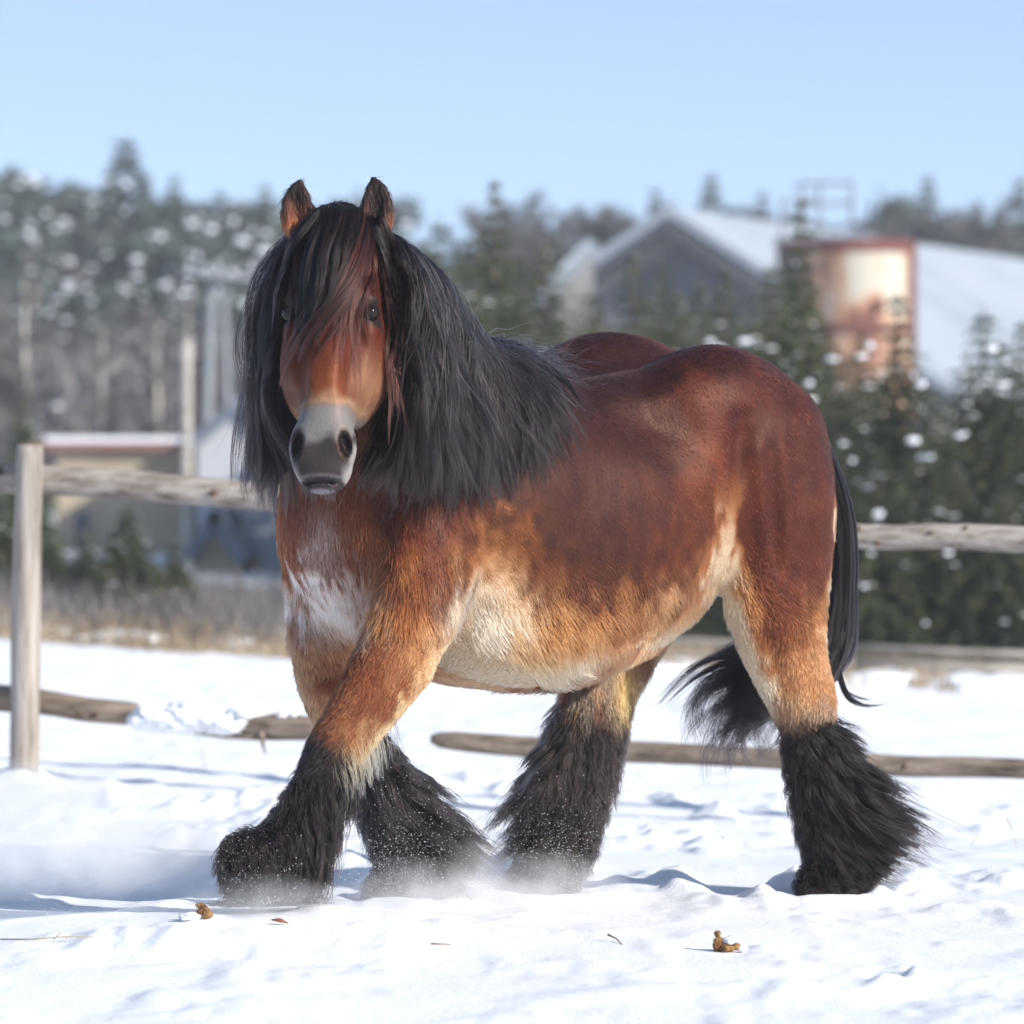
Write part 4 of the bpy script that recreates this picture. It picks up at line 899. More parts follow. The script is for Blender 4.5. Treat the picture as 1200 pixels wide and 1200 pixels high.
def spruce(name, h, rad, seed, dens=1.0, snow=1.0, mat=None, tl=.16, sparse_top=.0):
    r = np.random.default_rng(seed); root = bpy.data.objects.new(name, None); C.objects.link(root); mat = mat or M_needle
    b = MB(); b.tube([[0, 0, -.2], [0, 0, h * .5], [.01, 0, h]], [h * .016 + .01, h * .010 + .006, .006], 7); b.build('trunk', M_trunk, root, smooth=True)
    Vs, sn = [], []; z = h * .03; tips = []
    while z < h * .985:
        f = 1 - z / h; R = rad * (f ** .80) * (1 - .15 * sparse_top * f) + .03; nb = max(5, int((6 + 9 * f) * dens)); a0 = r.random() * 6.28
        for k in range(nb):
            a = a0 + 6.283 * k / nb + r.normal() * .2; L = R * r.uniform(.72, 1.18); m_ = max(3, int(L / (tl * .55)))
            t = (np.arange(m_) + .6 + .3 * r.random(m_)) / m_
            ca, sa = math.cos(a), math.sin(a); rr_ = L * t; zz = z + L * (.28 * t - .42 * t * t * (1 + .5 * f)) + r.normal(size=m_) * .01
            c = np.stack([ca * rr_, sa * rr_, zz], 1); c += r.normal(size=c.shape) * .02 * L
            side = np.stack([-sa * np.ones(m_), ca * np.ones(m_), -.15 * np.ones(m_)], 1); fwd = np.array([ca, sa, -.15])
            ll = tl * (.6 + .6 * (1 - t)) * min(1, .35 + f)
            Vs += [tuft(c, norm(side * .8 + fwd), ll, .26, r, 3), tuft(c, norm(-side * .8 + fwd), ll, .26, r, 3), tuft(c, np.tile(fwd + [0, 0, -.5], (m_, 1)), ll * .9, .3, r, 2)]
            if r.random() < .30 * snow:
                j = r.integers(m_ // 2, m_); sn.append((c[j] + [0, 0, .03], tl * (.06 + .30 * r.random() ** 2.2) * (.5 + f)))
        z += h * r.uniform(.020, .034) + tl * .18
    soup('crown', Vs, mat, root)
    if sn:
        bm = bmesh.new(); bmesh.ops.create_icosphere(bm, subdivisions=1, radius=1); IV = np.array([v.co[:] for v in bm.verts]); IF = np.array([[v.index for v in f.verts] for f in bm.faces]); bm.free()
        W_ = []
        for c, s_ in sn:
            v = IV * (1 + .3 * r.normal(size=(len(IV), 1)) * .5) * [s_ * r.uniform(.5, 2.0), s_ * r.uniform(.6, 1.6), s_ * r.uniform(.3, .6)] + c; W_.append(v[IF].reshape(-1, 3))
        o = soup('snow_load', W_, M_snowc, root); o['kind'] = 'stuff'
    return root
def bare(name, h, seed, dens=1.0, birch=False):
    r = np.random.default_rng(seed); root = bpy.data.objects.new(name, None); C.objects.link(root)
    b = MB(); lean = r.normal(size=2) * .02 * h; b.tube([[0, 0, -.3], [lean[0] * .4, lean[1] * .4, h * .45], [lean[0], lean[1], h * .93]], [h * .014 + .03, h * .010 + .02, .015], 7); b.build('trunk', M_birch if birch else M_trunk, root, smooth=True)
    lb = MB(); c, d, L = [], [], []
    for k in range(int(26 * dens)):
        z = h * r.uniform(.28, .92); a = r.random() * 6.28; LL = h * .26 * (1.15 - z / h) ** .6 * r.uniform(.6, 1.2); up = r.uniform(.5, 1.2)
        p0 = np.array([lean[0] * z / h, lean[1] * z / h, z]); dr = np.array([math.cos(a), math.sin(a), up]); dr /= np.linalg.norm(dr); p1 = p0 + dr * LL * .5 + r.normal(size=3) * .04 * LL; p2 = p0 + dr * LL
        lb.tube([p0, p1, p2], [.03 * LL / 2 + .006, .015 * LL / 2 + .005, .004], 4, cap=False)
        n = 26; t = r.random(n) ** .7; c.append(p0 + (p2 - p0) * t[:, None]); d.append(norm(dr + r.normal(size=(n, 3)) * .6)); L.append(LL * .40 * np.ones(n) * (1.1 - .5 * t))
    lb.build('branches', M_trunk, root)
    soup('twigs', [tuft(np.concatenate(c), np.concatenate(d), np.concatenate(L), .045, r, 5)], M_twigs, root); return root
def pine(name, h, seed):
    r = np.random.default_rng(seed); root = bpy.data.objects.new(name, None); C.objects.link(root)
    b = MB(); b.tube([[0, 0, -.3], [.1, 0, h * .5], [0, .1, h * .96]], [h * .018, h * .013, .03], 7); b.build('trunk', M_trunk, root, smooth=True)
    Vs = []
    for k in range(48):
        z = h * (1 - .62 * r.random() ** 1.3); a = r.random() * 6.28; R = h * .20 * (1.12 - z / h) ** .5 * r.uniform(.2, 1.15); c0 = np.array([math.cos(a) * R, math.sin(a) * R, z])
        n = 55; c = c0 + r.normal(size=(n, 3)) * h * .032 * np.array([1.2, 1.2, .7]); Vs.append(tuft(c, norm(r.normal(size=(n, 3)) + [0, 0, .6]), h * .035, .30, r, 3))
    soup('crown', Vs, M_needle2, root)
    sp = np.array([[r.normal() * h * .12, -abs(r.normal()) * h * .1, h * r.uniform(.5, .95)] for _ in range(16)])
    bm = bmesh.new(); bmesh.ops.create_icosphere(bm, subdivisions=1, radius=1); IV = np.array([v.co[:] for v in bm.verts]); IF = np.array([[v.index for v in f.verts] for f in bm.faces]); bm.free()
    o = soup('snow_load', [(IV * [.16, .16, .09] * r.uniform(.5, 1.4) + p)[IF].reshape(-1, 3) for p in sp], M_snowc, root); o['kind'] = 'stuff'
    return root
def copy_tree(o):
    c = o.copy(); C.objects.link(c)
    for ch in list(o.children):
        d = ch.copy(); C.objects.link(d); d.parent = c
    return c
used = {}
def plant(src, px, Y, top_py, label, cat, group=None, rz=None, wide=1.0):
    """stand a copy of `src` (a tuple: object, its height) with its tip at that row"""
    o, h = src; t = o if o.name not in used else copy_tree(o); used[o.name] = 1
    x = (px - 600) / FPX * Y; z0 = float(ground_z(x, Y)); hh = CAMZ + (HOR - top_py) / FPX * Y - z0; s_ = hh / h
    t.location = (x, Y, z0 - .03); t.scale = (s_ * wide, s_ * wide, s_); t.rotation_euler = (0, 0, rng.random() * 6.28 if rz is None else rz)
    for k in ('label', 'category', 'group'):
        if k in t: del t[k]
    return tag(t, label, cat, group)
SP = [(spruce('spruce_tree', 4.0, 1.15, 101, 1.0, 1.0), 4.0), (spruce('spruce_tree', 4.0, 1.35, 102, 1.15, 1.3), 4.0), (spruce('spruce_tree', 3.6, .85, 103, .8, .7, sparse_top=1), 3.6), (spruce('spruce_tree', 2.2, .85, 104, 1.1, 2.6, tl=.13), 2.2)]
FILL = [(2, 742, 46, 292, 'slender spruce crossing the left slope of the barn gable', .9), (0, 795, 45, 330, 'spruce standing before the middle of the gable', 1.0), (2, 850, 44, 310, 'slender spruce crossing the right slope of the barn gable', .9), (0, 640, 53, 268, 'tall dim spruce left of the small grey shed', 1.2), (1, 500, 54, 285, 'spruce deep in the plantation beside the mane', 1.3), (0, 560, 55, 262, 'spruce deep behind the tall thin spruce', 1.3), (1, 600, 53, 290, 'spruce deep in the plantation right of the tall thin spruce', 1.3), (0, 690, 51, 330, 'spruce deep in front of the shed wall', 1.3), (1, 760, 52, 345, 'spruce deep below the left slope of the gable', 1.3), (0, 800, 49, 352, 'spruce in front of the barn door', 1.2), (1, 845, 50, 350, 'spruce deep below the right slope of the gable', 1.3), (0, 890, 51, 330, 'dense spruce between gable slope and dark tank', 1.2), (1, 930, 50, 300, 'broad spruce hiding the dark tank', 1.0), (0, 960, 48, 370, 'spruce at the left foot of the rusty tank', 1.2), (1, 1000, 47, 410, 'spruce at the foot of the rusty tank', 1.4), (0, 1030, 45, 430, 'spruce at the right foot of the rusty tank', 1.3), (1, 1075, 46, 440, 'broad spruce under the edge of the white roof', 1.3), (0, 1130, 45, 420, 'spruce between the pointed one and the big dark one', 1.3), (1, 1175, 46, 395, 'spruce close behind the big dark one at the right', 1.2)]
G1_ = 'young spruces in the plantation behind the fence'
for k, px, Y, tp, lab, w in [
    (2, 580, 50, 205, 'tall thin spruce whose bare leader rises highest just right of the horse\'s ears', .75), (0, 516, 52, 246, 'spruce standing right behind the edge of the mane', 1.1), (1, 548, 47, 300, 'broad olive spruce below the tall thin one', 1.2),
    (0, 612, 46, 330, 'bushy spruce rising in front of the brown thicket left of the barn', 1.1), (1, 650, 43, 395, 'low wide snow-flecked spruce above the horse\'s back', 1.2), (2, 700, 45, 360, 'narrow spruce in front of the barn\'s left eave', 1.1),
    (1, 735, 44, 378, 'snow-dotted spruce above the far hip of the horse', 1.1), (2, 775, 47, 300, 'thin spruce standing in front of the barn gable', .8), (0, 822, 46, 318, 'spruce in front of the right half of the barn gable', .9),
    (1, 868, 43, 372, 'broad spruce directly above the horse\'s croup', 1.1), (0, 905, 45, 296, 'dark spruce between the barn gable and the rusty tank', 1.0), (2, 940, 44, 225, 'thin bare-tipped spruce left of the rusty tank', .62),
    (1, 975, 42, 405, 'dense spruce below the rusty tank at its left', 1.1), (2, 1008, 43, 380, 'narrow spruce rising in front of the rusty tank', .8), (0, 1052, 41, 330, 'tall pointed spruce against the white barn roof', .85),
    (1, 1095, 40, 452, 'low dense spruce below the white roof', 1.2), (0, 1152, 41, 352, 'big dark spruce near the right edge', 1.05), (1, 1200, 40, 368, 'spruce cut by the right edge of the picture', 1.1), (1, 1030, 38.5, 520, 'small dense spruce just right of the horse\'s rump', 1.6),
    (0, 1120, 38.5, 540, 'small spruce behind the upper rail at the right', 1.7), (1, 1180, 38.3, 560, 'small snowy spruce low at the right edge', 1.7), (0, 985, 39.5, 500, 'spruce peeking out behind the horse\'s tail', 1.4), (0, 1075, 39, 500, 'mid-sized spruce between two low ones at the right', 1.5),
    (0, 590, 42, 420, 'low spruce hidden by the mane and back', 1.2), (1, 800, 40, 420, 'low spruce behind the middle of the back', 1.3), (0, 700, 39, 560, 'low spruce seen under the belly gap', 1.5),
    (1, 1230, 39, 440, 'spruce just beyond the right edge', 1.3), (1, 480, 46, 330, 'spruce hidden behind the neck', 1.2), (1, 930, 41, 450, 'wide spruce behind the rump of the horse', 1.3), (0, 850, 39, 600, 'low spruce between flank and thigh of the horse', 1.6),
    (3, 150, 37.5, 582, 'small snow-laden spruce below the upper rail left of the horse', 1.25), (3, 100, 38, 612, 'short snowy spruce just right of the fence post', 1.1), (3, 50, 38.5, 575, 'snowy spruce directly behind the fence post', 1.1),
    (3, 205, 38, 625, 'lowest snowy spruce between the rails left of the horse', 1.1), (3, -5, 38.5, 560, 'snowy spruce cut by the left edge below the rail', 1.2), (0, 28, 52, 440, 'spruce behind the fence post rising above the upper rail', .8)] + FILL:
    plant(SP[k], px, Y, tp, lab, 'spruce', G1_, None, w)
print('spruces', time.time() - T0)
FT = [(spruce('conifer_tree', 11.0, 2.3, 111, .9, .25, M_needle2, tl=.75), 11.0), (pine('pine_tree', 11.0, 112), 11.9), (pine('pine_tree', 11.0, 113), 11.9), (bare('bare_tree', 10.0, 114, 1.2), 10.0), (bare('bare_tree', 10.0, 115, 1.5), 10.0), (bare('birch_tree', 10.0, 116, .9, True), 10.0), (pine('pine_tree', 11.0, 117), 11.9)]
NM = {0: 'conifer', 1: 'pine', 2: 'pine', 3: 'bare tree', 4: 'bare tree', 5: 'birch', 6: 'pine'}
far = [(0, 148, 143, 160, 'highest dark conifer on the skyline at the left', 1.35), (1, 5, 150, 182, 'pine at the top left corner of the wood', 1.3), (0, 30, 155, 200, 'small conifer next to the corner pine', .7), (2, 75, 152, 204, 'round pine left of the highest conifer', 1.2), (6, 112, 156, 214, 'pine close to the left of the highest conifer', 1.1),
       (1, 180, 150, 214, 'pine right of the highest conifer', .9), (2, 235, 154, 226, 'pine above the crossarm of the utility pole', 1.2), (6, 285, 152, 228, 'pine left of the horse\'s left ear', 1.2), (1, 335, 156, 232, 'pine behind the horse\'s ears', 1.2), (2, 390, 155, 225, 'pine seen between the ears', 1.2), (6, 445, 155, 225, 'pine hidden by the right ear', 1.2),
       (3, 600, 140, 225, 'brown bare tree rising behind the tall thin spruce', 1.2), (4, 560, 145, 235, 'bare tree right of the mane top', 1.2), (4, 645, 140, 245, 'bare tree left of the small skyline conifers', 1.3), (0, 706, 150, 236, 'little conifer on the skyline left of the barn', .8), (0, 768, 150, 218, 'pointed conifer on the skyline left of the barn apex', .7),
       (0, 832, 145, 202, 'tall dark conifer right above the barn roof', .9), (0, 893, 150, 222, 'slim conifer behind the barn ridge near the tank', .65), (1, 960, 155, 250, 'pine behind the platform railing', 1.0), (6, 1052, 150, 222, 'left one of the two joined pines right of the tank', .62), (0, 1086, 148, 204, 'pointed conifer beside the joined pines', .8),
       (2, 1110, 152, 238, 'round pine above the white roof', .7), (3, 1148, 150, 228, 'bare tree on the skyline at the right', 1.1), (0, 1196, 150, 205, 'conifer cut by the right edge on the skyline', .7), (0, 1022, 156, 250, 'low conifer just right of the platform railing', .7)]
far += [(0, 52, 146, 205, 'small pointed conifer between the corner pine and the round pine', .9), (0, 95, 148, 212, 'slim conifer just right of the round pine', .8), (0, 205, 148, 205, 'slim conifer above the left end of the crossarm', .8), (0, 258, 147, 222, 'pointed conifer above the utility pole', .8), (0, 310, 148, 214, 'slim conifer touching the horse\'s left ear', .8),
        (0, 170, 146, 200, 'slim conifer hugging the highest one on its right', .7), (0, 128, 147, 196, 'slim conifer hugging the highest one on its left', .7), (0, 15, 146, 194, 'slim conifer at the left edge of the skyline', .8), (0, 735, 148, 244, 'tiny conifer on the skyline midway between two others left of the barn', .8), (0, 625, 150, 226, 'thin conifer above the brown bare trees', .7), (0, 1170, 149, 240, 'small conifer left of the one cut by the right edge', .8)]
for k, px, Y, tp, lab, w in far: plant(FT[k], px, Y, tp, lab, NM[k], None, None, w)
r = np.random.default_rng(31)
LM = [(-20, 'the left edge of the picture'), (35, 'the fence post'), (75, 'the round pine'), (148, 'the highest conifer'), (186, 'the pale birch trunk'), (245, 'the utility pole'), (300, 'the mane hanging left of the face'), (350, 'the horse\'s left ear'), (395, 'the forelock'), (440, 'the horse\'s right ear'),
      (500, 'the top of the mane'), (580, 'the tall thin spruce'), (640, 'the brown bare trees'), (706, 'the little skyline conifer'), (768, 'the barn\'s left eave'), (800, 'the barn apex'), (832, 'the tall dark skyline conifer'), (893, 'the slim skyline conifer'), (955, 'the platform railing'), (1015, 'the rusty tank'), (1060, 'the joined pines'), (1110, 'the round pine above the white roof'), (1150, 'the bare skyline tree at the right'), (1215, 'the right edge of the picture')]
def place(s_, px):
    q = min(LM, key=lambda l: abs(l[0] - px)); d = px - q[0]
    return s_ + (' left of ' if d < -8 else ' right of ' if d > 8 else ' in line with ') + q[1]
for j in range(26):                                # lower rows that close the wood
    px = -30 + j * 49 + r.normal() * 8; left = px < 480; k = int(r.choice([1, 2, 6, 0, 0, 3] if left else [3, 4, 0, 4, 1, 2]))
    plant(FT[k], px, 132 + r.random() * 10, (252 if left else 268) + r.random() * 50, place(NM[k] + ' in the wood,', px), NM[k], 'trees standing in the wood below the skyline', None, 1.35)
for j in range(17):
    px = 590 + j * 38 + r.normal() * 7; k = int(r.choice([3, 4, 1, 0, 4]))
    plant(FT[k], px, 141 + r.random() * 6, 236 + r.random() * 22, place(NM[k] + ' on the skyline,', px), NM[k], 'trees along the skyline behind the roofs', None, 1.5)
for j in range(17):
    px = -25 + j * 31 + r.normal() * 6; k = int(r.choice([1, 2, 6, 0, 0]))
    plant(FT[k], px, 120 + r.random() * 9, 262 + r.random() * 90, place('shorter ' + NM[k] + ' amid the wood,', px), NM[k], 'conifers in the middle of the wood left of the horse', None, 1.2)
for j in range(15):
    px = -20 + j * 34 + r.normal() * 8; k = int(r.choice([3, 4, 4, 3, 5]))
    plant(FT[k], px, 108 + r.random() * 10, 345 + r.random() * 60, place('low ' + NM[k] + ' at the front,', px), NM[k], 'low bare trees at the front of the wood left of the horse', None, 1.15)
for px, tp, Y, lab in [(32, 330, 70, 'pale slender birch rising above the fence post'), (186, 400, 72, 'pale birch trunk left of the utility pole'), (218, 385, 71, 'whitish birch trunk beside the pole\'s left leg'), (118, 420, 74, 'thin birch above the low beige building')]:
    plant(FT[5], px, Y, tp - 60, lab, 'birch', None, None, .8)
# thicket: a far wood that reads as one mass
Vs = []; n = 30000
x = r.uniform(-34, 34, n); y = r.uniform(100, 172, n); u = x / y * FPX + 600; hh = np.where(u < 480, r.uniform(.2, 3.6, n), r.uniform(.2, 3.2, n)) * (1 - .3 * r.random(n))
c = np.stack([x, y, ground_z(x, y) + hh], 1); Vs.append(tuft(c, norm(r.normal(size=(n, 3)) * .5 + [0, 0, 1]), 1.0, .10, r, 2))
o = soup('thicket', Vs, M_twigs, None); tag(o, 'grey-brown tangle of undergrowth filling the wood', kind='stuff')
bm = bmesh.new(); bmesh.ops.create_icosphere(bm, subdivisions=1, radius=1); IV = np.array([v.co[:] for v in bm.verts]); IF = np.array([[v.index for v in f.verts] for f in bm.faces]); bm.free()
def flecks(N, f, s0, s1, name, label):
    W_ = []
    for _ in range(N): 
        c, k = f(); W_.append((IV * [k * r.uniform(.8, 1.5), k, k * r.uniform(.4, .8)] * r.uniform(s0, s1) + c)[IF].reshape(-1, 3))
    tag(soup(name, W_, M_snowc, None), label, kind='stuff')
def f1():
    Y = r.uniform(100, 130); px = r.uniform(-20, 480); return PT(px, r.uniform(205 if px < 170 else 240, 400) if r.random() < .75 else r.uniform(400, 480), Y), .10
flecks(250, f1, .35, 1.3, 'snow_on_branches', 'clots of snow caught in the branches of the wood')
def f2():
    Y = r.uniform(38, 44); px = r.uniform(480, 1220); return PT(px, r.uniform(400, 740), Y - 1.4), .05
flecks(170, f2, .25, .95, 'snow_on_branches', 'clots of snow on the outer spruce branches')
# dry grass and brush at the edge of the snow
M_dry = leafmat('dry_grass', [(.16, .12, .085), (.30, .23, .15), (.42, .34, .24)], 1.0)
n = 26000; x = r.uniform(-6, 7, n); y = np.where(x < -.8, r.uniform(32.3, 40, n), r.uniform(33.5, 41, n)); pxx = x / y * FPX + 600
amp = .20 + .35 * fbm(np.stack([x * .9, y * .5, 0 * x], 1), 3); k = fbm(np.stack([x * 1.1, y * .7, 0 * x + 5], 1), 3) > np.where(pxx < 460, .40, .50); x, y, amp = x[k], y[k], amp[k]
c = np.stack([x, y, ground_z(x, y) - .02], 1); c[:, 2] += 0
o = soup('dry_grass', [tuft(c, np.tile([0, 0, 1.0], (len(c), 1)), amp * .38, .06, r, 2)], M_dry, None); tag(o, 'dry beige grass and brush along the far edge of the snow', kind='stuff')
n = 5500; x = r.uniform(-5, -1.6, n); y = r.uniform(33.5, 44, n); c = np.stack([x, y, ground_z(x, y)], 1)
o = soup('brush', [tuft(c + [0, 0, .0], np.tile([0, 0, 1.0], (n, 1)), .34 * r.random(n) + .06, .035, r, 2)], M_twigs, None); tag(o, 'brown leafless brush behind the dry grass at the left', kind='stuff')
W_ = []
for _ in range(60):
    px = r.uniform(-20, 460) if r.random() < .6 else r.uniform(760, 1220); Y = r.uniform(33, 38); xx = (px - 600) / FPX * Y; s_ = r.uniform(.04, .16)
    W_.append((IV * [s_ * 1.8, s_, s_ * .45] + [xx, Y, float(ground_z(xx, Y)) + .03])[IF].reshape(-1, 3))
tag(soup('snow_banks', W_, M_snowc, None), 'low banks of snow caught in the dry grass', kind='stuff')
print('wood', time.time() - T0)

# ------------------------------------------------------------------ far rail fence
ff_ = tag(bpy.data.objects.new('far_fence', None), 'low grey rail fence far behind at the edge of the snow', 'fence'); C.objects.link(ff_)
M_grey = noisy('grey_wood', [(.17, .15, .13), (.34, .31, .28)], 3, .9, .3)
for dy, rad in ((0, .045), (-18, .026)):
    for x0, y0, x1, y1 in ((215, 744, 640, 762), (640, 762, 1000, 776), (1000, 776, 1240, 786)):
        b = MB(); b.tube([PT(x0, y0 + dy, 36), PT((x0 + x1) / 2, (y0 + y1) / 2 + 1 + dy, 36), PT(x1, y1 + dy, 36)], rad, 8); b.build('rail', M_grey, ff_, smooth=True)
for px in (262, 335, 780, 910, 1040, 1165):
    xx = (px - 600) / FPX * 36.1; z0 = float(ground_z(xx, 36.1)); zt = CAMZ + (HOR - (750 + (px - 215) * .04)) / FPX * 36.1 + .06
    b = MB(); b.tube([[xx, 36.1, z0 - .1], [xx, 36.1, zt]], .05, 8); b.build('post', M_grey, ff_, smooth=True)

# ------------------------------------------------------------------ barn
M_roofs = noisy('snowy_roof', [srgb(168, 178, 190, .62), srgb(196, 206, 216, .62), srgb(206, 214, 224, .62)], .35, .6, .2, 2)
M_wallg = noisy('grey_boards', [(.14, .13, .13), (.21, .20, .195), (.27, .25, .24)], 1.2, .9, .4, 20, stretch=(6, 6, .4))
M_dark = noisy('dark_opening', [(.06, .065, .08), (.10, .105, .12)], 1, .9, 0)
A0 = PT(793, 254, 90.0); rd = norm(np.array([[8.6, 22.0, 0]]))[0]; pd = np.array([rd[1], -rd[0], 0]); Lb = 46.0; hw_ = 5.0; pit = .62; zA = A0[2]; ze = zA - hw_ * pit
gb = float(ground_z(A0[0], A0[1])) - .5
barn = tag(bpy.data.objects.new('barn', None), 'long grey barn with snow-covered gable roof behind the spruces', 'barn'); C.objects.link(barn)
apex = np.array([A0[0], A0[1], 0])
def slabs(name, P, thick, mat, par):
    P = np.array(P, float); nrm = norm(np.cross(P[1] - P[0], P[2] - P[0])[None])[0]; b = MB(); k = len(P); b.add(np.vstack([P, P - nrm * thick]), [tuple(range(k)), tuple(range(2 * k - 1, k - 1, -1))] + [(i, i + k, (i + 1) % k + k, (i + 1) % k) for i in range(k)])
    return b.build(name, mat, par)
def BP(s_, l, z): return apex + pd * s_ + rd * l + [0, 0, z]
ov = .5
for sg in (1, -1):
    slabs('roof', [BP(0, -ov, zA), BP(sg * (hw_ + ov), -ov, zA - (hw_ + ov) * pit), BP(sg * (hw_ + ov), Lb, zA - (hw_ + ov) * pit), BP(0, Lb, zA)], .16 * sg * -1, M_roofs, barn)
slabs('gable_wall', [BP(-hw_, 0, gb), BP(hw_, 0, gb), BP(hw_, 0, ze - .2), BP(0, 0, zA - .2), BP(-hw_, 0, ze - .2)], .15, M_wallg, barn)
slabs('side_wall', [BP(hw_, .1, gb), BP(hw_, Lb - .2, gb), BP(hw_, Lb - .2, ze - .25), BP(hw_, .1, ze - .25)], .15, M_wallg, barn)
slabs('side_wall', [BP(-hw_, .1, gb), BP(-hw_, Lb - .2, gb), BP(-hw_, Lb - .2, ze - .25), BP(-hw_, .1, ze - .25)], .15, M_wallg, barn)
slabs('gable_panel', [BP(-1.7, -.08, ze + 1.4), BP(1.9, -.08, ze + 1.3), BP(0, -.08, zA - .5)], .06, M_dark, barn)
for sg in (1, -1): b = MB(); b.tube([BP(0, -ov, zA - .16), BP(sg * (hw_ + ov), -ov, zA - .16 - (hw_ + ov) * pit)], .10, 4); b.build('barge_board', M_dark, barn)
slabs('barn_door', [BP(-1.4, -.06, gb), BP(1.4, -.06, gb), BP(1.4, -.06, gb + 2.6), BP(-1.4, -.06, gb + 2.6)], .08, M_dark, barn)
# lean roof edge with snow left of the gable
sh = tag(bpy.data.objects.new('shed', None), 'low grey shed with a snowy roof left of the barn gable', 'shed'); C.objects.link(sh)
q0, q1 = PT(650, 330, 84), PT(696, 284, 84); slabs('roof', [q0, q0 + [.2, 3, -.1], q1 + [.2, 3, 0], q1], .12, M_roofs, sh)
q2 = PT(640, 440, 84); slabs('wall', [[q0[0] + .1, 84.1, gb], [q1[0], 84.1, gb], [q1[0], 84.1, q1[2] - .2], [q0[0] + .1, 84.1, q0[2] - .15]], .12, M_wallg, sh)

# ------------------------------------------------------------------ rusty tank
M_tank = newmat('rusty_tank'); m, n, b_, _ = M_tank; tc = nd(n, 'ShaderNodeTexCoord'); sx = nd(n, 'ShaderNodeSeparateXYZ'); n.links.new(tc.outputs['Object'], sx.inputs[0])
mp = nd(n, 'ShaderNodeMapping'); mp.inputs['Scale'].default_value = (1.6, 1.6, .55); n.links.new(tc.outputs['Object'], mp.inputs[0])
no = nd(n, 'ShaderNodeTexNoise', Scale=1.6, Detail=5, Roughness=.6); n.links.new(mp.outputs[0], no.inputs['Vector'])
vd = nd(n, 'ShaderNodeVectorMath', operation='DISTANCE'); n.links.new(tc.outputs['Object'], vd.inputs[0]); vd.inputs[1].default_value = (PT(1022, 0, 80)[0], 79.1, PT(0, 318, 80)[2])
mk = nd(n, 'ShaderNodeMapRange'); mk.inputs['From Min'].default_value = .25; mk.inputs['From Max'].default_value = .85; mk.inputs['To Min'].default_value = .16; mk.inputs['To Max'].default_value = -.04; n.links.new(vd.outputs['Value'], mk.inputs['Value'])
sm = nd(n, 'ShaderNodeMath', operation='ADD'); n.links.new(no.outputs['Fac'], sm.inputs[0]); n.links.new(mk.outputs[0], sm.inputs[1])
cr = nd(n, 'ShaderNodeValToRGB'); n.links.new(sm.outputs[0], cr.inputs[0]); e = cr.color_ramp.elements; e[0].position = .40; e[0].color = (*srgb(112, 66, 54), 1); e[1].position = .60; e[1].color = (*srgb(226, 216, 196, .62), 1); k_ = e.new(.49); k_.color = (*srgb(178, 130, 96), 1)
n.links.new(cr.outputs[0], b_.inputs['Base Color']); b_.inputs['Roughness'].default_value = .7
M_tank = m; M_rust = noisy('rust_band', [srgb(92, 52, 46), srgb(118, 72, 60)], 3, .8, .3); M_rail2 = noisy('grey_steel', [(.14, .15, .18), (.24, .25, .28)], 3, .6, .1)
TY = 80.0; tx = (1007 - 600) / FPX * TY; trd = 63 / FPX * TY; tt = PT(1007, 284, TY)[2]
tank = tag(bpy.data.objects.new('rusty_tank', None), 'tall round tank with peeling white paint and rust in front of the barn roof', 'tank'); C.objects.link(tank)
b = MB(); zs = [gb, gb + .02, tt - 2.75, tt - 1.42, tt]; b.tube([[tx, TY, z] for z in (gb, tt)], trd, 40); b.build('shell', M_tank, tank, smooth=False)
for z, w in ((tt - .08, .10), (tt - 1.42, .07), (tt - 2.5, .05)): b = MB(); b.tube([[tx, TY, z - w], [tx, TY, z + w]], trd + .03, 40); b.build('band', M_rust, tank)
b = MB(); b.tube([[tx + trd * .93, TY - trd * .42, gb], [tx + trd * .93, TY - trd * .42, tt]], .09, 8); b.build('pipe', M_rust, tank)
b = MB(); b.box((tx + .28, TY - trd - .01, tt - 1.05), (.10, .08, .22)); b.build('valve', M_rust, tank)
t2 = tag(bpy.data.objects.new('dark_tank', None), 'dark old tank standing in shade left of the rusty tank', 'tank'); C.objects.link(t2)
x2 = (940 - 600) / FPX * 82; b = MB(); b.tube([[x2, 82, gb], [x2, 82, tt - .02]], .42, 24); b.build('shell', noisy('dark_steel', [(.05, .045, .04), (.11, .09, .08)], 2, .8, .2), t2)
b = MB(); b.tube([[x2, 82, tt - .02], [x2, 82, tt + .06]], .47, 24); b.build('lid', M_rust, t2)
pf = tag(bpy.data.objects.new('platform_railing', None), 'grey steel platform with railing above the tanks', 'railing'); C.objects.link(pf)
b = MB(); b.box(((PT(960, 0, TY)[0]), TY, tt + .05), (1.35, 1.0, .08)); b.build('platform', M_rail2, pf)
for px, y0, y1 in ((916, 236, 280), (940, 222, 280), (960, 214, 280), (998, 214, 280)): b = MB(); b.tube([PT(px, y1, TY - .3), PT(px, y0, TY - .3)], .035, 6); b.build('post', M_rail2, pf)
for x0, y0, x1, y1 in ((938, 216, 998, 214), (914, 236, 958, 234), (938, 240, 998, 238), (930, 222, 942, 214)): b = MB(); b.tube([PT(x0, y0, TY - .3), PT(x1, y1, TY - .3)], .03, 6); b.build('rail', M_rail2, pf)

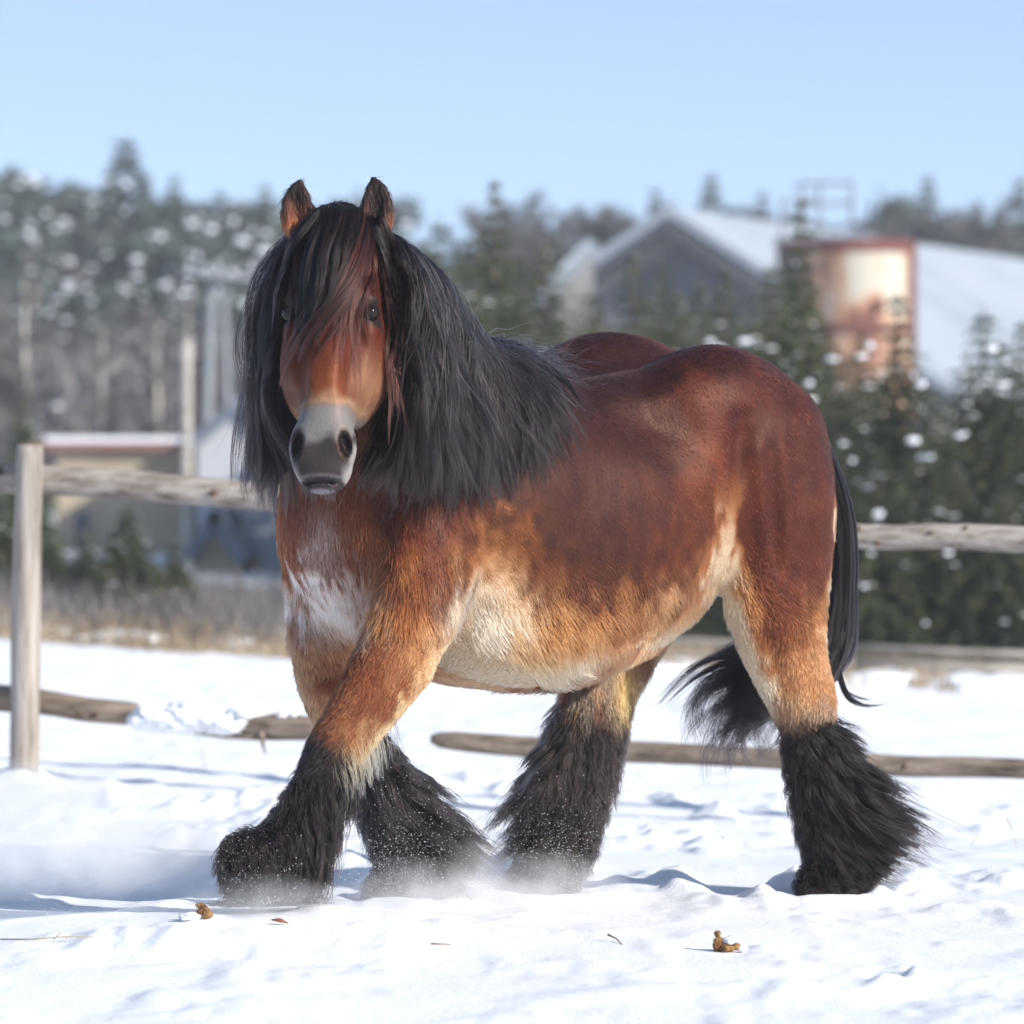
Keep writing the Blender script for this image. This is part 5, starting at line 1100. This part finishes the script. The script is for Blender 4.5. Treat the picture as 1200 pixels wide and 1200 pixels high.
# ------------------------------------------------------------------ buildings and pole at the left
M_beige = noisy('beige_wall', [srgb(176, 160, 136, .8), srgb(200, 184, 158, .8)], 1.2, .9, .2); M_whitew = noisy('white_wall', [srgb(196, 198, 204, .8), srgb(212, 212, 216, .8)], .25, .9, .1)
M_redr = noisy('red_brown_fascia', [srgb(120, 84, 78), srgb(140, 102, 92)], 2, .8, .1); M_blue = noisy('blue_grey_slate', [srgb(100, 108, 124, .8), srgb(132, 140, 154, .8)], 2, .8, .1); M_orange = noisy('orange_blind', [srgb(196, 140, 96), srgb(214, 160, 118)], 3, .8, 0)
def house(name, label, cat, px0, px1, pyw, pyr, Y, depth, wall, roofm, gable=False, ridge=None):
    t = tag(bpy.data.objects.new(name, None), label, cat); C.objects.link(t)
    a = PT(px0, pyw, Y); b_ = PT(px1, pyw, Y); x0, x1, zt = a[0], b_[0], a[2]; g0 = float(ground_z((x0 + x1) / 2, Y)) - .4
    if gable:
        zr = PT(0, ridge[1], Y)[2]; xr = PT(ridge[0], 0, Y)[0]
        slabs('wall', [[x0, Y, g0], [x1, Y, g0], [x1, Y, zt], [xr, Y, zr], [x0, Y, zt]], depth, wall, t)
        for xa, xb in ((x0 - .15, xr), (x1 + .15, xr)):
            za = zt - .12; slabs('roof', [[xa, Y - .2, za], [xb, Y - .2, zr + .06], [xb, Y + depth + .2, zr + .06], [xa, Y + depth + .2, za]], .14 if xa < xb else -.14, roofm, t)
    else:
        b2 = MB(); b2.box(((x0 + x1) / 2, Y + depth / 2, (g0 + zt) / 2), (x1 - x0, depth, zt - g0)); b2.build('wall', wall, t)
        zr = PT(0, pyr, Y)[2]
        b2 = MB(); b2.box(((x0 + x1) / 2, Y + depth / 2, zt + (zr - zt) * .3), (x1 - x0 + .3, depth + .3, (zr - zt) * .6)); b2.build('fascia', M_redr, t)
        b2 = MB(); b2.box(((x0 + x1) / 2, Y + depth / 2, zt + (zr - zt) * .8 + .002), (x1 - x0 + .26, depth + .26, (zr - zt) * .4)); b2.build('roof', M_snowc, t)
    return t, x0, x1, zt, g0
def win(t, px0, px1, py0, py1, Y, mat, name='window'):
    a, c_ = PT(px0, py0, Y), PT(px1, py1, Y); b2 = MB(); b2.box(((a[0] + c_[0]) / 2, Y - .02, (a[2] + c_[2]) / 2), (c_[0] - a[0], .06, a[2] - c_[2])); f = b2.build(name, M_rail2, t)
    b2 = MB(); b2.box(((a[0] + c_[0]) / 2, Y - .055, (a[2] + c_[2]) / 2), ((c_[0] - a[0]) * .8, .03, (a[2] - c_[2]) * .8)); b2.build('pane', mat, f)
hs1 = house('low_building', 'low beige building with snow on its flat roof behind the upper rail', 'building', 66, 228, 528, 512, 62, 5, M_beige, M_snowc)
win(hs1[0], 88, 104, 600, 640, 62, M_dark, 'door'); win(hs1[0], 140, 160, 600, 622, 62, M_dark)
hs2 = house('white_house', 'white gabled house with an orange window half hidden by the horse', 'house', 284, 396, 566, 0, 56, 7, M_whitew, M_blue, True, (340, 508))
win(hs2[0], 290, 303, 652, 668, 56, M_orange); win(hs2[0], 345, 362, 600, 630, 56, M_dark)
hs3 = house('pale_gabled_house', 'pale grey gabled house between the beige building and the horse\'s mane', 'house', 231, 350, 506, 0, 60, 6, M_whitew, M_blue, True, (292, 462))
win(hs3[0], 283, 297, 492, 510, 60, M_rail2)
hs4 = house('stone_shed', 'small pale stone shed with a blue-grey roof below the upper rail', 'shed', 226, 276, 640, 0, 54, 3, M_beige, M_blue, True, (252, 602))
M_conc = noisy('concrete', [srgb(150, 156, 162, .6), srgb(176, 180, 184, .6)], 3, .85, .2)
up = tag(bpy.data.objects.new('utility_pole', None), 'grey two-legged utility pole with a crossarm left of the horse\'s head', 'utility pole'); C.objects.link(up)
for x0, x1, rr_ in ((236, 249, .062), (274, 262, .045)): b = MB(); b.tube([[PT(x0, 0, 68)[0], 68, float(ground_z(-4, 68)) - .2], [PT(x1, 0, 68)[0], 68, PT(0, 328, 68)[2]]], [rr_ * 1.15, rr_], 8); b.build('leg', M_conc, up, smooth=True)
b = MB(); a, c_ = PT(216, 318, 67.8), PT(322, 328, 67.8); b.tube([a, c_], .06, 4); b.build('crossarm', M_conc, up)
for px in (222, 256, 296): b = MB(); b.tube([PT(px, 317, 67.8), PT(px, 306, 67.8)], [.04, .025], 6); b.build('insulator', M_whitew, up)
pt = tag(bpy.data.objects.new('white_post', None), 'pale upright post at the edge of the low beige building', 'post'); C.objects.link(pt)
b = MB(); b.tube([PT(219, 640, 58), PT(219, 395, 58)], .06, 8); b.build('shaft', M_birch, pt)
# ------------------------------------------------------------------ faint winter haze
hb = MB(); hb.box((0, 170, 11.5), (490, 520, 29)); m = bpy.data.materials.new('haze'); m.use_nodes = True; n = m.node_tree; n.nodes.clear()
out = n.nodes.new('ShaderNodeOutputMaterial'); vp = n.nodes.new('ShaderNodeVolumePrincipled'); vp.inputs['Density'].default_value = .0007; vp.inputs['Color'].default_value = (.92, .95, 1, 1); n.links.new(vp.outputs[0], out.inputs['Volume'])
hz = hb.build('haze', m); tag(hz, 'thin winter haze over the fields', kind='stuff')
print('done', time.time() - T0)
